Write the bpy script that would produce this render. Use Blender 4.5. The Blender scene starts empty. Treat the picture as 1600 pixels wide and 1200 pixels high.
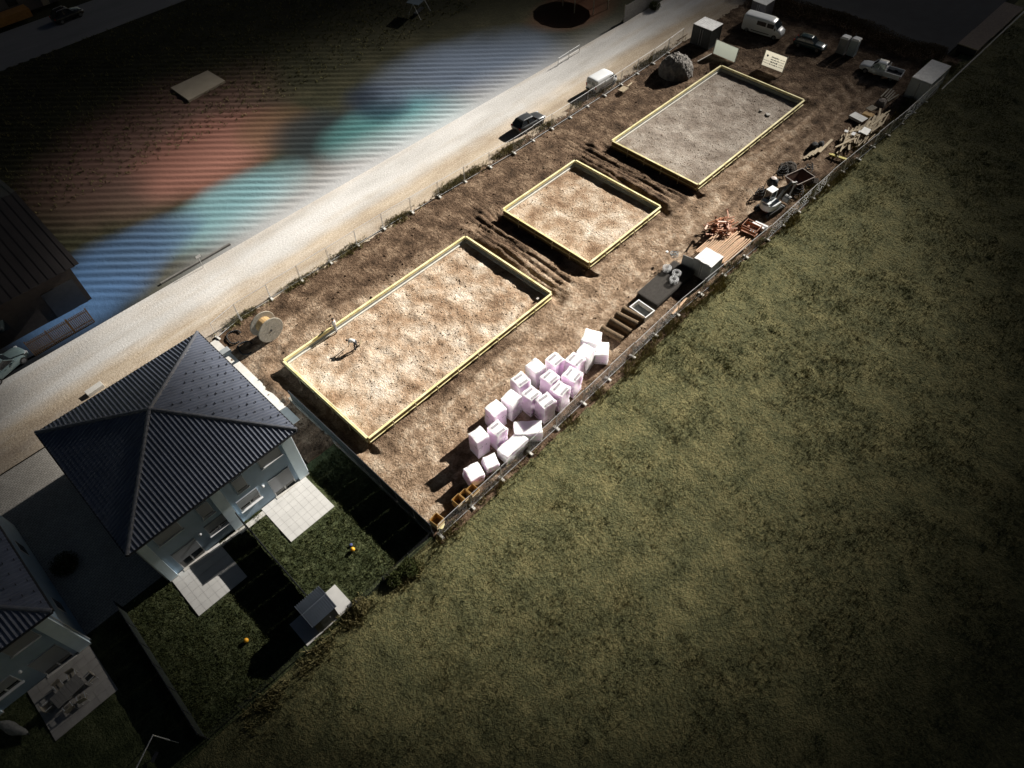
import bpy, bmesh, math, random
import numpy as np
from mathutils import Vector, Matrix
R = math.radians
scene = bpy.context.scene
col = scene.collection
random.seed(7)
RNG = np.random.default_rng(11)

# ------------------------------------------------------------------ camera
CAM_H = 48.0
PITCH, ROLL, YAW, FPX = 0.92973, -0.018515, 0.778438, 1067.0
_cp, _sp = math.cos(PITCH), math.sin(PITCH)
DV = Vector((math.cos(YAW)*_cp, math.sin(YAW)*_cp, -_sp))
_r0 = Vector((math.sin(YAW), -math.cos(YAW), 0)); _u0 = _r0.cross(DV)
RV = _r0*math.cos(ROLL) + _u0*math.sin(ROLL)
UV = _u0*math.cos(ROLL) - _r0*math.sin(ROLL)
cd = bpy.data.cameras.new('camera'); cam = bpy.data.objects.new('camera', cd); col.objects.link(cam)
cd.sensor_fit = 'HORIZONTAL'; cd.sensor_width = 36.0; cd.lens = 36.0*FPX/1600.0
cd.clip_start = 0.5; cd.clip_end = 6000
mw = Matrix.Identity(4)
for i in range(3):
    mw[i][0] = RV[i]; mw[i][1] = UV[i]; mw[i][2] = -DV[i]
mw[2][3] = CAM_H
cam.matrix_world = mw
scene.camera = cam

def g(px, py, z=0.0):
    """the spot on the level z that the photograph shows at a pixel (used once, to survey the site)"""
    v = DV*FPX + RV*(px-800) - UV*(py-600)
    t = (CAM_H-z)/-v.z
    return Vector((v.x*t, v.y*t, z))

# ------------------------------------------------------------------ sun, sky, exposure
SUN_EL, SUN_AZ = R(27.0), R(-4.0)
w = bpy.data.worlds.new("World"); scene.world = w; w.use_nodes = True
nt = w.node_tree; nt.nodes.clear()
sky = nt.nodes.new('ShaderNodeTexSky'); sky.sky_type = 'NISHITA'; sky.sun_disc = False
sky.sun_elevation = SUN_EL; sky.sun_rotation = math.pi/2 - SUN_AZ
bg = nt.nodes.new('ShaderNodeBackground'); bg.inputs['Strength'].default_value = 0.05
ow = nt.nodes.new('ShaderNodeOutputWorld')
nt.links.new(sky.outputs[0], bg.inputs['Color']); nt.links.new(bg.outputs[0], ow.inputs['Surface'])
sd = bpy.data.lights.new('sun', 'SUN'); sd.energy = 5.0; sd.angle = R(0.5); sd.color = (1.0, 0.95, 0.87)
so = bpy.data.objects.new('sun', sd); col.objects.link(so)
SUNDIR = Vector((math.cos(SUN_EL)*math.cos(SUN_AZ), math.cos(SUN_EL)*math.sin(SUN_AZ), math.sin(SUN_EL)))
so.rotation_euler = (-SUNDIR).to_track_quat('-Z', 'Y').to_euler()
so.location = SUNDIR*300
scene.view_settings.view_transform = 'Standard'; scene.view_settings.look = 'None'
scene.view_settings.exposure = 1.5; scene.view_settings.gamma = 1.0
scene.view_settings.use_curve_mapping = False
scene.cycles.max_bounces = 6; scene.cycles.transparent_max_bounces = 8

# ------------------------------------------------------------------ helpers
def tag(o, label=None, cat=None, group=None, kind=None):
    if label: o['label'] = label
    if cat: o['category'] = cat
    if group: o['group'] = group
    if kind: o['kind'] = kind
    return o

def thing(name, label, cat, loc=(0, 0, 0), rz=0.0, group=None):
    o = bpy.data.objects.new(name, None); col.objects.link(o)
    o.empty_display_size = 0.3
    o.location = loc; o.rotation_euler = (0, 0, rz)
    return tag(o, label, cat, group)

def copy_tree(o, parent=None):
    c = o.copy(); col.objects.link(c); c.parent = parent
    for ch in list(o.children):
        copy_tree(ch, c)
    return c

class MB:
    def __init__(s): s.v = []; s.f = []; s.m = []; s.cm = 0
    def mat(s, i): s.cm = i; return s
    def add(s, vs, fs):
        b = len(s.v); s.v += [tuple(p) for p in vs]
        for f in fs: s.f.append([b+i for i in f]); s.m.append(s.cm)
        return s
    def box(s, c, d, rz=0.0, ry=0.0, rx=0.0):
        hx, hy, hz = d[0]/2, d[1]/2, d[2]/2
        vs = [Vector((x*hx, y*hy, z*hz)) for x, y, z in ((-1,-1,-1),(1,-1,-1),(1,1,-1),(-1,1,-1),(-1,-1,1),(1,-1,1),(1,1,1),(-1,1,1))]
        if rz or ry or rx:
            m = Matrix.Rotation(rz, 3, 'Z') @ Matrix.Rotation(ry, 3, 'Y') @ Matrix.Rotation(rx, 3, 'X')
            vs = [m @ v for v in vs]
        c = Vector(c)
        return s.add([v+c for v in vs], [(3,2,1,0),(4,5,6,7),(0,1,5,4),(1,2,6,5),(2,3,7,6),(3,0,4,7)])
    def bx(s, x0, x1, y0, y1, z0, z1):
        return s.box(((x0+x1)/2, (y0+y1)/2, (z0+z1)/2), (x1-x0, y1-y0, z1-z0))
    def tube(s, a, b, r, n=8, r2=None, caps=True):
        a, b = Vector(a), Vector(b); d = (b-a)
        if d.length < 1e-6: return s
        d.normalize(); q = d.orthogonal().normalized(); p = d.cross(q)
        r2 = r if r2 is None else r2
        vs = []
        for c, rr in ((a, r), (b, r2)):
            for i in range(n):
                t = 2*math.pi*i/n; vs.append(c + q*math.cos(t)*rr + p*math.sin(t)*rr)
        fs = [(i, (i+1) % n, n+(i+1) % n, n+i) for i in range(n)]
        if caps: fs += [tuple(range(n-1, -1, -1)), tuple(range(n, 2*n))]
        return s.add(vs, fs)
    def path(s, pts, r, n=6):
        for a, b in zip(pts[:-1], pts[1:]): s.tube(a, b, r, n)
        return s
    def loft(s, secs, caps=True, closed=True):
        n = len(secs[0]); vs = [p for q in secs for p in q]; fs = []
        for k in range(len(secs)-1):
            for i in range(n if closed else n-1):
                j = (i+1) % n
                fs.append((k*n+i, k*n+j, (k+1)*n+j, (k+1)*n+i))
        if caps: fs += [tuple(range(n-1, -1, -1)), tuple(range((len(secs)-1)*n, len(secs)*n))]
        return s.add(vs, fs)
    def prism(s, poly, z0, z1):
        n = len(poly)
        return s.loft([[(x, y, z0) for x, y in poly], [(x, y, z1) for x, y in poly]])
    def plate(s, pts, t):
        """a flat quad given thickness along its normal"""
        p = [Vector(q) for q in pts]; nn = (p[1]-p[0]).cross(p[2]-p[0]).normalized()*t
        return s.loft([p, [q+nn for q in p]])
    def lathe(s, prof, c=(0, 0, 0), n=20):
        secs = [[(c[0]+r*math.cos(2*math.pi*i/n), c[1]+r*math.sin(2*math.pi*i/n), c[2]+z) for i in range(n)] for r, z in prof]
        return s.loft(secs)
    def build(s, name, mats, parent=None, smooth=False, bevel=0.0, kind=None):
        me = bpy.data.meshes.new(name); me.from_pydata(s.v, [], s.f)
        mats = mats if isinstance(mats, (list, tuple)) else [mats]
        for m in mats: me.materials.append(m)
        if len(mats) > 1: me.polygons.foreach_set('material_index', s.m)
        bm = bmesh.new(); bm.from_mesh(me); bmesh.ops.recalc_face_normals(bm, faces=bm.faces); bm.to_mesh(me); bm.free()
        if smooth: me.polygons.foreach_set('use_smooth', [True]*len(me.polygons))
        o = bpy.data.objects.new(name, me); col.objects.link(o); o.parent = parent
        if bevel:
            b = o.modifiers.new('bevel', 'BEVEL'); b.width = bevel; b.segments = 2; b.limit_method = 'ANGLE'
        if kind: o['kind'] = kind
        return o

def grid_obj(name, xs, ys, Z, mat, smooth=True, attrs=None, kind='structure'):
    """a displaced sheet: xs, ys 1-D coordinates, Z heights (len(ys) x len(xs))"""
    nx, ny = len(xs), len(ys)
    X, Y = np.meshgrid(xs, ys)
    co = np.stack([X, Y, Z], -1).reshape(-1, 3).astype(np.float32)
    idx = np.arange(nx*ny).reshape(ny, nx)
    q = np.stack([idx[:-1, :-1], idx[:-1, 1:], idx[1:, 1:], idx[1:, :-1]], -1).reshape(-1, 4)
    me = bpy.data.meshes.new(name)
    me.vertices.add(len(co)); me.vertices.foreach_set('co', co.ravel())
    me.loops.add(q.size); me.loops.foreach_set('vertex_index', q.ravel().astype(np.int32))
    me.polygons.add(len(q)); me.polygons.foreach_set('loop_start', np.arange(0, q.size, 4, dtype=np.int32))
    me.polygons.foreach_set('use_smooth', np.full(len(q), smooth))
    me.update(calc_edges=True)
    for k, a in (attrs or {}).items():
        at = me.attributes.new(k, 'FLOAT', 'POINT'); at.data.foreach_set('value', a.ravel().astype(np.float32))
    me.materials.append(mat)
    o = bpy.data.objects.new(name, me); col.objects.link(o)
    if kind: o['kind'] = kind
    return o

def tri_mesh(name, V, T, mat, kind=None, parent=None):
    me = bpy.data.meshes.new(name)
    me.vertices.add(len(V)); me.vertices.foreach_set('co', V.astype(np.float32).ravel())
    me.loops.add(T.size); me.loops.foreach_set('vertex_index', T.ravel().astype(np.int32))
    me.polygons.add(len(T)); me.polygons.foreach_set('loop_start', np.arange(0, T.size, 3, dtype=np.int32))
    me.update(calc_edges=True); me.materials.append(mat)
    o = bpy.data.objects.new(name, me); col.objects.link(o); o.parent = parent
    if kind: o['kind'] = kind
    return o

def vnoise(x, y, seed=0):
    x = np.asarray(x, float); y = np.asarray(y, float)
    xi = np.floor(x).astype(np.int64); yi = np.floor(y).astype(np.int64)
    fx = x-xi; fy = y-yi; fx = fx*fx*(3-2*fx); fy = fy*fy*(3-2*fy)
    def h(a, b):
        n = (a*374761393 + b*668265263 + seed*974711) & 0xFFFFFFFF
        n = ((n ^ (n >> 13))*1274126177) & 0xFFFFFFFF
        n = n ^ (n >> 16)
        return (n & 0xFFFF)/65535.0
    return (h(xi, yi)*(1-fx)+h(xi+1, yi)*fx)*(1-fy) + (h(xi, yi+1)*(1-fx)+h(xi+1, yi+1)*fx)*fy

def fbm(x, y, s, seed=0, o=4, gain=0.5):
    a, t, n = 1.0, 0.0, 0.0
    for k in range(o):
        t = t + a*vnoise(x*s*2**k+17.3*k, y*s*2**k-9.1*k, seed+k); n += a; a *= gain
    return t/n - 0.5

def sm(a, b, x):
    t = np.clip((x-a)/(b-a), 0, 1); return t*t*(3-2*t)

# ------------------------------------------------------------------ materials
def nodes(name):
    m = bpy.data.materials.new(name); m.use_nodes = True
    n = m.node_tree; return m, n, n.nodes['Principled BSDF']

def M(name, c, rough=0.7, var=0.15, scale=3.0, bump=0.0, bscale=None, metal=0.0, c2=None, rnd=0.0, spec=0.4):
    m, n, p = nodes(name)
    p.inputs['Roughness'].default_value = rough; p.inputs['Metallic'].default_value = metal
    p.inputs['Specular IOR Level'].default_value = spec
    tc = n.nodes.new('ShaderNodeTexCoord')
    nz = n.nodes.new('ShaderNodeTexNoise'); nz.inputs['Scale'].default_value = scale; nz.inputs['Detail'].default_value = 6
    n.links.new(tc.outputs['Object'], nz.inputs['Vector'])
    rp = n.nodes.new('ShaderNodeValToRGB')
    a = [max(0, x*(1-var)) for x in c]; b = [min(1, x*(1+var)) for x in (c2 or c)]
    rp.color_ramp.elements[0].position = 0.3; rp.color_ramp.elements[1].position = 0.7
    rp.color_ramp.elements[0].color = (*a, 1); rp.color_ramp.elements[1].color = (*b, 1)
    n.links.new(nz.outputs['Fac'], rp.inputs['Fac'])
    out = rp.outputs['Color']
    if rnd:
        oi = n.nodes.new('ShaderNodeObjectInfo'); hs = n.nodes.new('ShaderNodeHueSaturation')
        mr = n.nodes.new('ShaderNodeMapRange'); mr.inputs['To Min'].default_value = 1-rnd; mr.inputs['To Max'].default_value = 1+rnd
        n.links.new(oi.outputs['Random'], mr.inputs['Value']); n.links.new(mr.outputs[0], hs.inputs['Value'])
        n.links.new(out, hs.inputs['Color']); out = hs.outputs['Color']
    n.links.new(out, p.inputs['Base Color'])
    if bump:
        n2 = n.nodes.new('ShaderNodeTexNoise'); n2.inputs['Scale'].default_value = bscale or scale*4; n2.inputs['Detail'].default_value = 5
        n.links.new(tc.outputs['Object'], n2.inputs['Vector'])
        bp = n.nodes.new('ShaderNodeBump'); bp.inputs['Strength'].default_value = bump; bp.inputs['Distance'].default_value = 0.1
        n.links.new(n2.outputs['Fac'], bp.inputs['Height']); n.links.new(bp.outputs[0], p.inputs['Normal'])
    return m

def soil(name, stops, scale, fine, attr=None, light=None, bump=0.6, bdist=0.12, stretch=(1, 1, 1), extra=None, mixb=0.45):
    """earth, gravel or turf: broad colour patches, fine grain, an optional drier tint by a surveyed mask"""
    m, n, p = nodes(name); p.inputs['Roughness'].default_value = 0.95; p.inputs['Specular IOR Level'].default_value = 0.1
    tc = n.nodes.new('ShaderNodeTexCoord'); mp = n.nodes.new('ShaderNodeMapping'); mp.inputs['Scale'].default_value = stretch
    n.links.new(tc.outputs['Object'], mp.inputs['Vector'])
    def noise(s, d=8, r=0.6, dist=0.0, v=None):
        z = n.nodes.new('ShaderNodeTexNoise'); z.inputs['Scale'].default_value = s; z.inputs['Detail'].default_value = d
        z.inputs['Roughness'].default_value = r; z.inputs['Distortion'].default_value = dist
        n.links.new(v or mp.outputs[0], z.inputs['Vector']); return z.outputs['Fac']
    def math_(op, a, b):
        q = n.nodes.new('ShaderNodeMath'); q.operation = op
        for i, x in enumerate((a, b)):
            if isinstance(x, (int, float)): q.inputs[i].default_value = x
            else: n.links.new(x, q.inputs[i])
        return q.outputs[0]
    A = noise(scale, 6, 0.62, 0.15); B = noise(fine, 3, 0.75, 0, tc.outputs['Object'])
    f = math_('ADD', math_('MULTIPLY', A, 1-mixb), math_('MULTIPLY', B, mixb))
    rp = n.nodes.new('ShaderNodeValToRGB'); cr = rp.color_ramp
    while len(cr.elements) < len(stops): cr.elements.new(0.5)
    for e, (ps, c) in zip(cr.elements, stops): e.position = ps; e.color = (*c, 1)
    n.links.new(f, rp.inputs['Fac']); out = rp.outputs['Color']
    if attr:
        at = n.nodes.new('ShaderNodeAttribute'); at.attribute_name = attr
        r2 = n.nodes.new('ShaderNodeValToRGB'); c2 = r2.color_ramp
        while len(c2.elements) < len(light): c2.elements.new(0.5)
        for e, (ps, c) in zip(c2.elements, light): e.position = ps; e.color = (*c, 1)
        n.links.new(f, r2.inputs['Fac'])
        mx = n.nodes.new('ShaderNodeMix'); mx.data_type = 'RGBA'
        n.links.new(at.outputs['Fac'], mx.inputs['Factor']); n.links.new(out, mx.inputs['A']); n.links.new(r2.outputs['Color'], mx.inputs['B'])
        out = mx.outputs['Result']
    if extra: out = extra(n, tc, out, noise, math_)
    n.links.new(out, p.inputs['Base Color'])
    bp = n.nodes.new('ShaderNodeBump'); bp.inputs['Strength'].default_value = bump; bp.inputs['Distance'].default_value = bdist
    hh = math_('ADD', math_('MULTIPLY', noise(fine*0.8, 3, 0.65, 0, tc.outputs['Object']), 1.0), math_('MULTIPLY', noise(fine*2.6, 2, 0.6, 0, tc.outputs['Object']), 0.5))
    n.links.new(hh, bp.inputs['Height']); n.links.new(bp.outputs[0], p.inputs['Normal'])
    return m

white = M('white_paint', (0.78, 0.79, 0.80), 0.45, 0.04)
offwhite = M('dirty_white_sheet', (0.62, 0.62, 0.60), 0.55, 0.12, 2.0)
wallgrey = M('grey_render_wall', (0.40, 0.52, 0.65), 0.9, 0.06, 1.5, 0.1, 40)
wallwhite = M('white_render_wall', (0.74, 0.88, 0.97), 0.9, 0.04, 1.5, 0.08, 40)
tilemat = M('anthracite_roof_tile', (0.165, 0.188, 0.25), 0.42, 0.15, 1.2, 0.05, 20, spec=0.5)
capmat = M('anthracite_ridge_tile', (0.20, 0.21, 0.24), 0.42, 0.2, 2.0)
darkmetal = M('dark_grey_metal', (0.035, 0.037, 0.042), 0.5, 0.15)
galv = M('galvanised_steel', (0.62, 0.63, 0.64), 0.45, 0.12, 4.0, metal=0.35)
def cloth_sheet(name, c, amt=0.7):
    """thin printed banner fabric: the sun behind it shines through"""
    m = M(name, c, 0.6, 0.05); n = m.node_tree; p = n.nodes['Principled BSDF']; out = [x for x in n.nodes if x.type == 'OUTPUT_MATERIAL'][0]
    tr = n.nodes.new('ShaderNodeBsdfTranslucent'); tr.inputs['Color'].default_value = (*c, 1); mx = n.nodes.new('ShaderNodeMixShader'); mx.inputs[0].default_value = amt
    n.links.new(p.outputs[0], mx.inputs[1]); n.links.new(tr.outputs[0], mx.inputs[2]); n.links.new(mx.outputs[0], out.inputs['Surface']); return m
shade_plywood = M('shade_dark_ply', (0.16, 0.105, 0.045), 0.7, 0.2, 3, .1, 20)  # brown ply, kept dark to put in the shade on outer faces
concrete = M('grey_concrete', (0.42, 0.40, 0.37), 0.9, 0.15, 3.0, 0.2, 20)
conclight = M('pale_concrete', (0.58, 0.56, 0.52), 0.9, 0.1, 2.0, 0.2, 20)
glass = M('dark_window_glass', (0.02, 0.026, 0.032), 0.08, 0.1, spec=0.8)
shutter = M('grey_roller_shutter', (0.36, 0.38, 0.41), 0.6, 0.04)
rubber = M('black_rubber', (0.018, 0.018, 0.019), 0.8, 0.2)
rimm = M('grey_wheel_rim', (0.22, 0.22, 0.23), 0.4, 0.1, metal=0.6)
carwhite = M('white_car_paint', (0.74, 0.76, 0.78), 0.3, 0.03, 1.5, spec=0.6)
cardark = M('dark_grey_car_paint', (0.045, 0.048, 0.052), 0.28, 0.06, 1.5, spec=0.6)
carblack = M('black_car_paint', (0.015, 0.015, 0.017), 0.25, 0.06, 1.5, spec=0.6)
cargreen = M('dark_green_car_paint', (0.03, 0.055, 0.06), 0.25, 0.05, 1.5, spec=0.6)
carteal = M('grey_teal_car_paint', (0.16, 0.22, 0.23), 0.3, 0.05, 1.5, spec=0.6)
lampglass = M('headlamp_glass', (0.6, 0.62, 0.65), 0.15, 0.05)
lampred = M('red_tail_lamp', (0.35, 0.02, 0.015), 0.25, 0.1)
plastic = M('black_plastic_trim', (0.025, 0.025, 0.027), 0.6, 0.1)
yellow = M('yellow_shuttering_board', (0.72, 0.63, 0.28), 0.6, 0.1, 1.6, 0.15, 18, c2=(0.82, 0.75, 0.46))
liner = M('pale_foil_liner', (0.60, 0.58, 0.52), 0.6, 0.15, 3.0)
timber = M('weathered_timber', (0.50, 0.41, 0.28), 0.85, 0.2, 5.0, 0.2, 30, rnd=0.3)
timbergrey = M('grey_old_timber', (0.30, 0.27, 0.22), 0.9, 0.25, 6.0, 0.3, 30, rnd=0.2)
polewood = M('orange_tan_pole', (0.62, 0.41, 0.26), 0.7, 0.14, 4.0, rnd=0.14)
orange = M('orange_steel_paint', (0.36, 0.155, 0.08), 0.55, 0.25, 4.0)
osb = M('ochre_formwork_board', (0.46, 0.28, 0.09), 0.75, 0.2, 8.0, 0.1, 40)
rebar = M('dark_rebar_steel', (0.075, 0.065, 0.055), 0.7, 0.3, 4.0)
rollm = M('brown_mesh_roll', (0.13, 0.085, 0.045), 0.85, 0.4, 7.0, 0.6, 25)
steelgrey = M('grey_container_sheet', (0.28, 0.30, 0.31), 0.6, 0.15, 2.0)
sheetwhite = M('white_container_roof', (0.70, 0.70, 0.70), 0.55, 0.14, 2.5)
skin = M('skin', (0.42, 0.25, 0.17), 0.6, 0.05)
clothgrey = M('grey_work_shirt', (0.30, 0.31, 0.34), 0.9, 0.15, 12)
clothdark = M('dark_work_trousers', (0.03, 0.03, 0.035), 0.9, 0.2, 12)
clothbeige = M('sand_work_trousers', (0.30, 0.25, 0.18), 0.9, 0.15, 12)
clothwhite = M('pale_work_shirt', (0.55, 0.53, 0.50), 0.9, 0.1, 12)
hairm = M('dark_hair', (0.02, 0.016, 0.012), 0.7, 0.2)
exwhite = M('white_machine_paint', (0.62, 0.66, 0.68), 0.4, 0.08, 2)
exgrey = M('grey_machine_boom', (0.20, 0.20, 0.20), 0.55, 0.2, 3)
exred = M('rust_red_machine_base', (0.16, 0.04, 0.03), 0.6, 0.25, 3)
rust = M('rusty_brown_steel', (0.13, 0.075, 0.055), 0.75, 0.35, 3)
balloon = M('orange_ball', (0.85, 0.42, 0.03), 0.4, 0.05)
bluep = M('blue_toy_plastic', (0.08, 0.10, 0.25), 0.5, 0.05)
greenscreen = M('dark_green_privacy_screen', (0.02, 0.026, 0.022), 0.85, 0.25, 4)
# ------------------------------------------------------------------ the setting: ground, road, meadow, added shade layer
base = soil('distant_earth', [(0.3, (0.02, 0.022, 0.012)), (0.7, (0.05, 0.05, 0.028))], 0.1, 2.0)
xs = np.linspace(-1500, 1500, 61); ys = np.linspace(-1500, 1500, 61)
grid_obj('ground', xs, ys, np.full((61, 61), -0.62), base)

FR = [(13.06, 35.45, 29.5, 41.3), (41.25, 52.95, 29.55, 41.45), (58.85, 81.6, 28.75, 40.75)]   # the three foundations
def site_h(X, Y):
    z = 0.16*fbm(X, Y, 0.25, 3, 4) + 0.13*fbm(X, Y, 1.3, 9, 3) + 0.05*(vnoise(X*5, Y*5, 5)-0.5)
    for y0, wv, dep in ((24.1, 0.3, .17), (25.9, 0.3, .17), (22.6, 0.25, .10), (27.6, .3, .12), (44.3, .25, .05), (46.1, .25, .05)):
        yy = y0 + 0.7*np.sin(X*0.09+y0) + 0.3*np.sin(X*0.31)
        z = z - dep*np.exp(-((Y-yy)/wv)**2) + dep*0.5*np.exp(-((Y-yy-0.5)/0.25)**2)
    for xa, n in ((37.2, 6), (54.6, 5)):                       # crawler tracks between the foundations
        for k in range(n):
            xx = xa + k*0.62 + 0.25*np.sin(Y*0.35+k)
            z = z - 0.17*np.exp(-((X-xx)/0.17)**2)*sm(28, 31, Y)*sm(46, 42, Y)
    z = z + 0.02*np.sin(X*14)*np.exp(-((Y-45.2)/1.6)**2)
    for a, b, c, d in FR:
        dx = np.maximum(np.maximum(a-X, X-b), 0); dy = np.maximum(np.maximum(c-Y, Y-d), 0)
        dist = np.hypot(dx, dy)
        inside = dist <= 0
        tr = np.exp(-((dist-0.7)/0.6)**2)
        wgt = np.where(X < a, 0.55, np.where(Y > d, 0.3, np.where(X > b, 0.45, 0.16)))
        z = z - tr*wgt*(0.8+0.8*fbm(X, Y, .5, 31, 3))
        z = z + 0.28*np.exp(-((dist-2.1)/0.55)**2)*np.clip(0.5+2.2*fbm(X, Y, .45, 21, 3), 0, 1.5)*np.where(Y < c, .5, 1)
        z = np.where(inside, np.minimum(z, 0.0)-0.45, z)
    edge = np.minimum(np.minimum(X-8.4, Y-18.6), np.minimum(49.8-Y, 106-X))
    z = z*sm(0.0, 0.8, edge)
    return z - 0.35*((X < 11.02) & (Y < 31.7))
xs = np.arange(8.4, 106.01, 0.15); ys = np.arange(18.6, 49.81, 0.15)
X, Y = np.meshgrid(xs, ys)
Z = site_h(X, Y)
lane = 0
for y0, s_, a_ in ((24.2, .35, .42), (25.2, .22, -.45), (26.2, .4, .5), (23.1, .25, -.4), (27.7, .35, .35), (28.5, .25, -.3), (22.2, .4, .25), (44.6, .3, .28), (45.4, .25, -.2), (46.3, .3, .25)):
    yy = y0 + 0.7*np.sin(X*0.09+y0) + 0.3*np.sin(X*0.31) + .5*fbm(X, X*0, .2, int(y0*10), 2)
    lane = lane + a_*np.exp(-((Y-yy)/s_)**2)*(1.0+1.4*fbm(X*.3, Y*3, .6, int(y0*7), 3))*sm(96, 80, X)
for a_, r_ in ((.4, 9.0), (-.35, 9.8), (.35, 10.6)):           # the turning curve round the far corner
    lane = lane + a_*np.exp(-((np.hypot(X-82, Y-33)-r_)/.35)**2)*sm(82, 86, X)
dry = np.clip(-0.02 + 0.55*sm(30, 27.5, Y)*sm(19.5, 22, Y)*sm(84, 60, X) + 0.45*sm(29.4, 26.5, Y)*sm(20.0, 23.5, Y)*sm(62, 35, X)
              + 0.15*sm(29.4, 26.5, Y)*sm(20.0, 23.5, Y)
              + 0.8*np.exp(-((np.hypot((X-37), (Y-31)))/6)**2) + 0.9*np.exp(-((X-14)/6)**2-((Y-44)/2.2)**2)
              + 0.7*np.exp(-((X-24)/9)**2-((Y-42.6)/1.2)**2) + 0.5*np.exp(-((X-11.8)/1.5)**2-((Y-33)/9)**2)
              + 0.55*np.exp(-((X-44)/8)**2-((Y-29)/1.6)**2)
              + (.8-.35*sm(30, 27.5, Y)*sm(20, 22, Y))*fbm(X, Y, 0.22, 77, 4) + 1.25*lane - 0.3*sm(42.3, 44, Y) - .25*sm(40, 60, X)*sm(27.5, 30, Y), 0, 1)
dirt = soil('churned_brown_earth', [(0.36, (0.034, 0.022, 0.014)), (0.5, (0.115, 0.074, 0.047)), (0.64, (0.28, 0.20, 0.135))], 0.6, 4.5,
            attr='dry', light=[(0.37, (0.13, 0.085, 0.054)), (0.5, (0.30, 0.21, 0.14)), (0.64, (0.54, 0.44, 0.335))], bump=1.0, bdist=0.2, mixb=0.33)
grid_obj('site_earth', xs, ys, Z, dirt, attrs={'dry': dry})

# beds inside the shuttering
padm = soil('pale_crushed_bed', [(0.34, (0.18, 0.108, 0.064)), (0.45, (0.37, 0.258, 0.172)), (0.54, (0.54, 0.43, 0.325)), (0.66, (0.75, 0.67, 0.57))], 0.38, 6.5, bump=1.0, bdist=0.14, mixb=0.24)
padm2 = soil('dimmed_grey_bed', [(0.35, (0.16, 0.125, 0.10)), (0.5, (0.30, 0.255, 0.215)), (0.65, (0.44, 0.39, 0.34))], 0.38, 6.5, bump=0.9, bdist=0.12, mixb=0.3)  # greyer far bed, its dimmer light also mixed into the colour
for k, (a, b, c, d) in enumerate(FR):
    xs = np.arange(a+0.04, b-0.03, 0.12); ys = np.arange(c+0.04, d-0.03, 0.12)
    X, Y = np.meshgrid(xs, ys)
    sw = 0.6*fbm(X, Y, 0.3, 4, 3)
    Z = 0.22 + (0.22 if k == 0 else 0.12)*fbm(X, Y, 0.5, 40+k, 3) + (0.22 if k == 0 else 0.13)*fbm(X+sw*2, Y-sw*2, 1.4, 50+k, 4, 0.6)
    grid_obj('foundation_bed', xs, ys, Z, padm if k < 2 else padm2)

# loose clods and stones on the earth and on the beds
def clods(name, n, sampler, r0, r1, mat, seed):
    r = np.random.default_rng(seed); P_ = sampler(r, n); n = len(P_)
    o_ = np.array([[1, 0, 0], [-1, 0, 0], [0, 1, 0], [0, -1, 0], [0, 0, 1], [0, 0, -1]], float)
    t_ = np.array([[0, 2, 4], [2, 1, 4], [1, 3, 4], [3, 0, 4], [2, 0, 5], [1, 2, 5], [3, 1, 5], [0, 3, 5]])
    s_ = (r0+(r1-r0)*r.uniform(0, 1, n)**3)[:, None, None]*r.uniform(.6, 1.3, (n, 6, 1))
    a = r.uniform(0, 6.28, n); ca, sa = np.cos(a)[:, None], np.sin(a)[:, None]
    V = o_[None]*s_; V = np.stack([V[..., 0]*ca-V[..., 1]*sa, V[..., 0]*sa+V[..., 1]*ca, V[..., 2]*.8], -1) + P_[:, None, :]
    T_ = (t_[None]+6*np.arange(n)[:, None, None]).reshape(-1, 3)
    tri_mesh(name, V.reshape(-1, 3), T_, mat, kind='stuff')
def sc_site(r, n):
    x = r.uniform(8.8, 105, n); y = r.uniform(19, 49.3, n); k = r.uniform(0, 1, n) < np.clip(.35+2*fbm(x, y, .3, 301, 3), .05, 1)
    for a, b, c, d in FR: k &= ~((x > a-.1) & (x < b+.1) & (y > c-.1) & (y < d+.1))
    k &= (y > 29) | (y < 21.5) | (r.uniform(0, 1, n) < .25)
    x, y = x[k], y[k]; return np.column_stack([x, y, site_h(x, y)])
clods('earth_clods', 13000, sc_site, .03, .15, dirt, 61)
clodm = soil('bed_clod', [(0.36, (0.10, 0.065, 0.04)), (0.5, (0.34, 0.25, 0.17)), (0.64, (0.70, 0.62, 0.52))], 3.0, 6.0, bump=0)
def sc_bed(r, n):
    out = []
    for k, (a, b, c, d) in enumerate(FR):
        m = int(n*[.5, .2, .3][k]); x = r.uniform(a+.3, b-.3, m); y = r.uniform(c+.3, d-.3, m)
        sw = 0.6*fbm(x, y, 0.3, 4, 3)
        z = 0.22 + (0.22 if k == 0 else 0.12)*fbm(x, y, 0.5, 40+k, 3) + (0.22 if k == 0 else 0.13)*fbm(x+sw*2, y-sw*2, 1.4, 50+k, 4, 0.6)
        out.append(np.column_stack([x, y, z]))
    return np.concatenate(out)
clods('bed_clods', 6000, sc_bed, .025, .10, clodm, 62)

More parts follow.
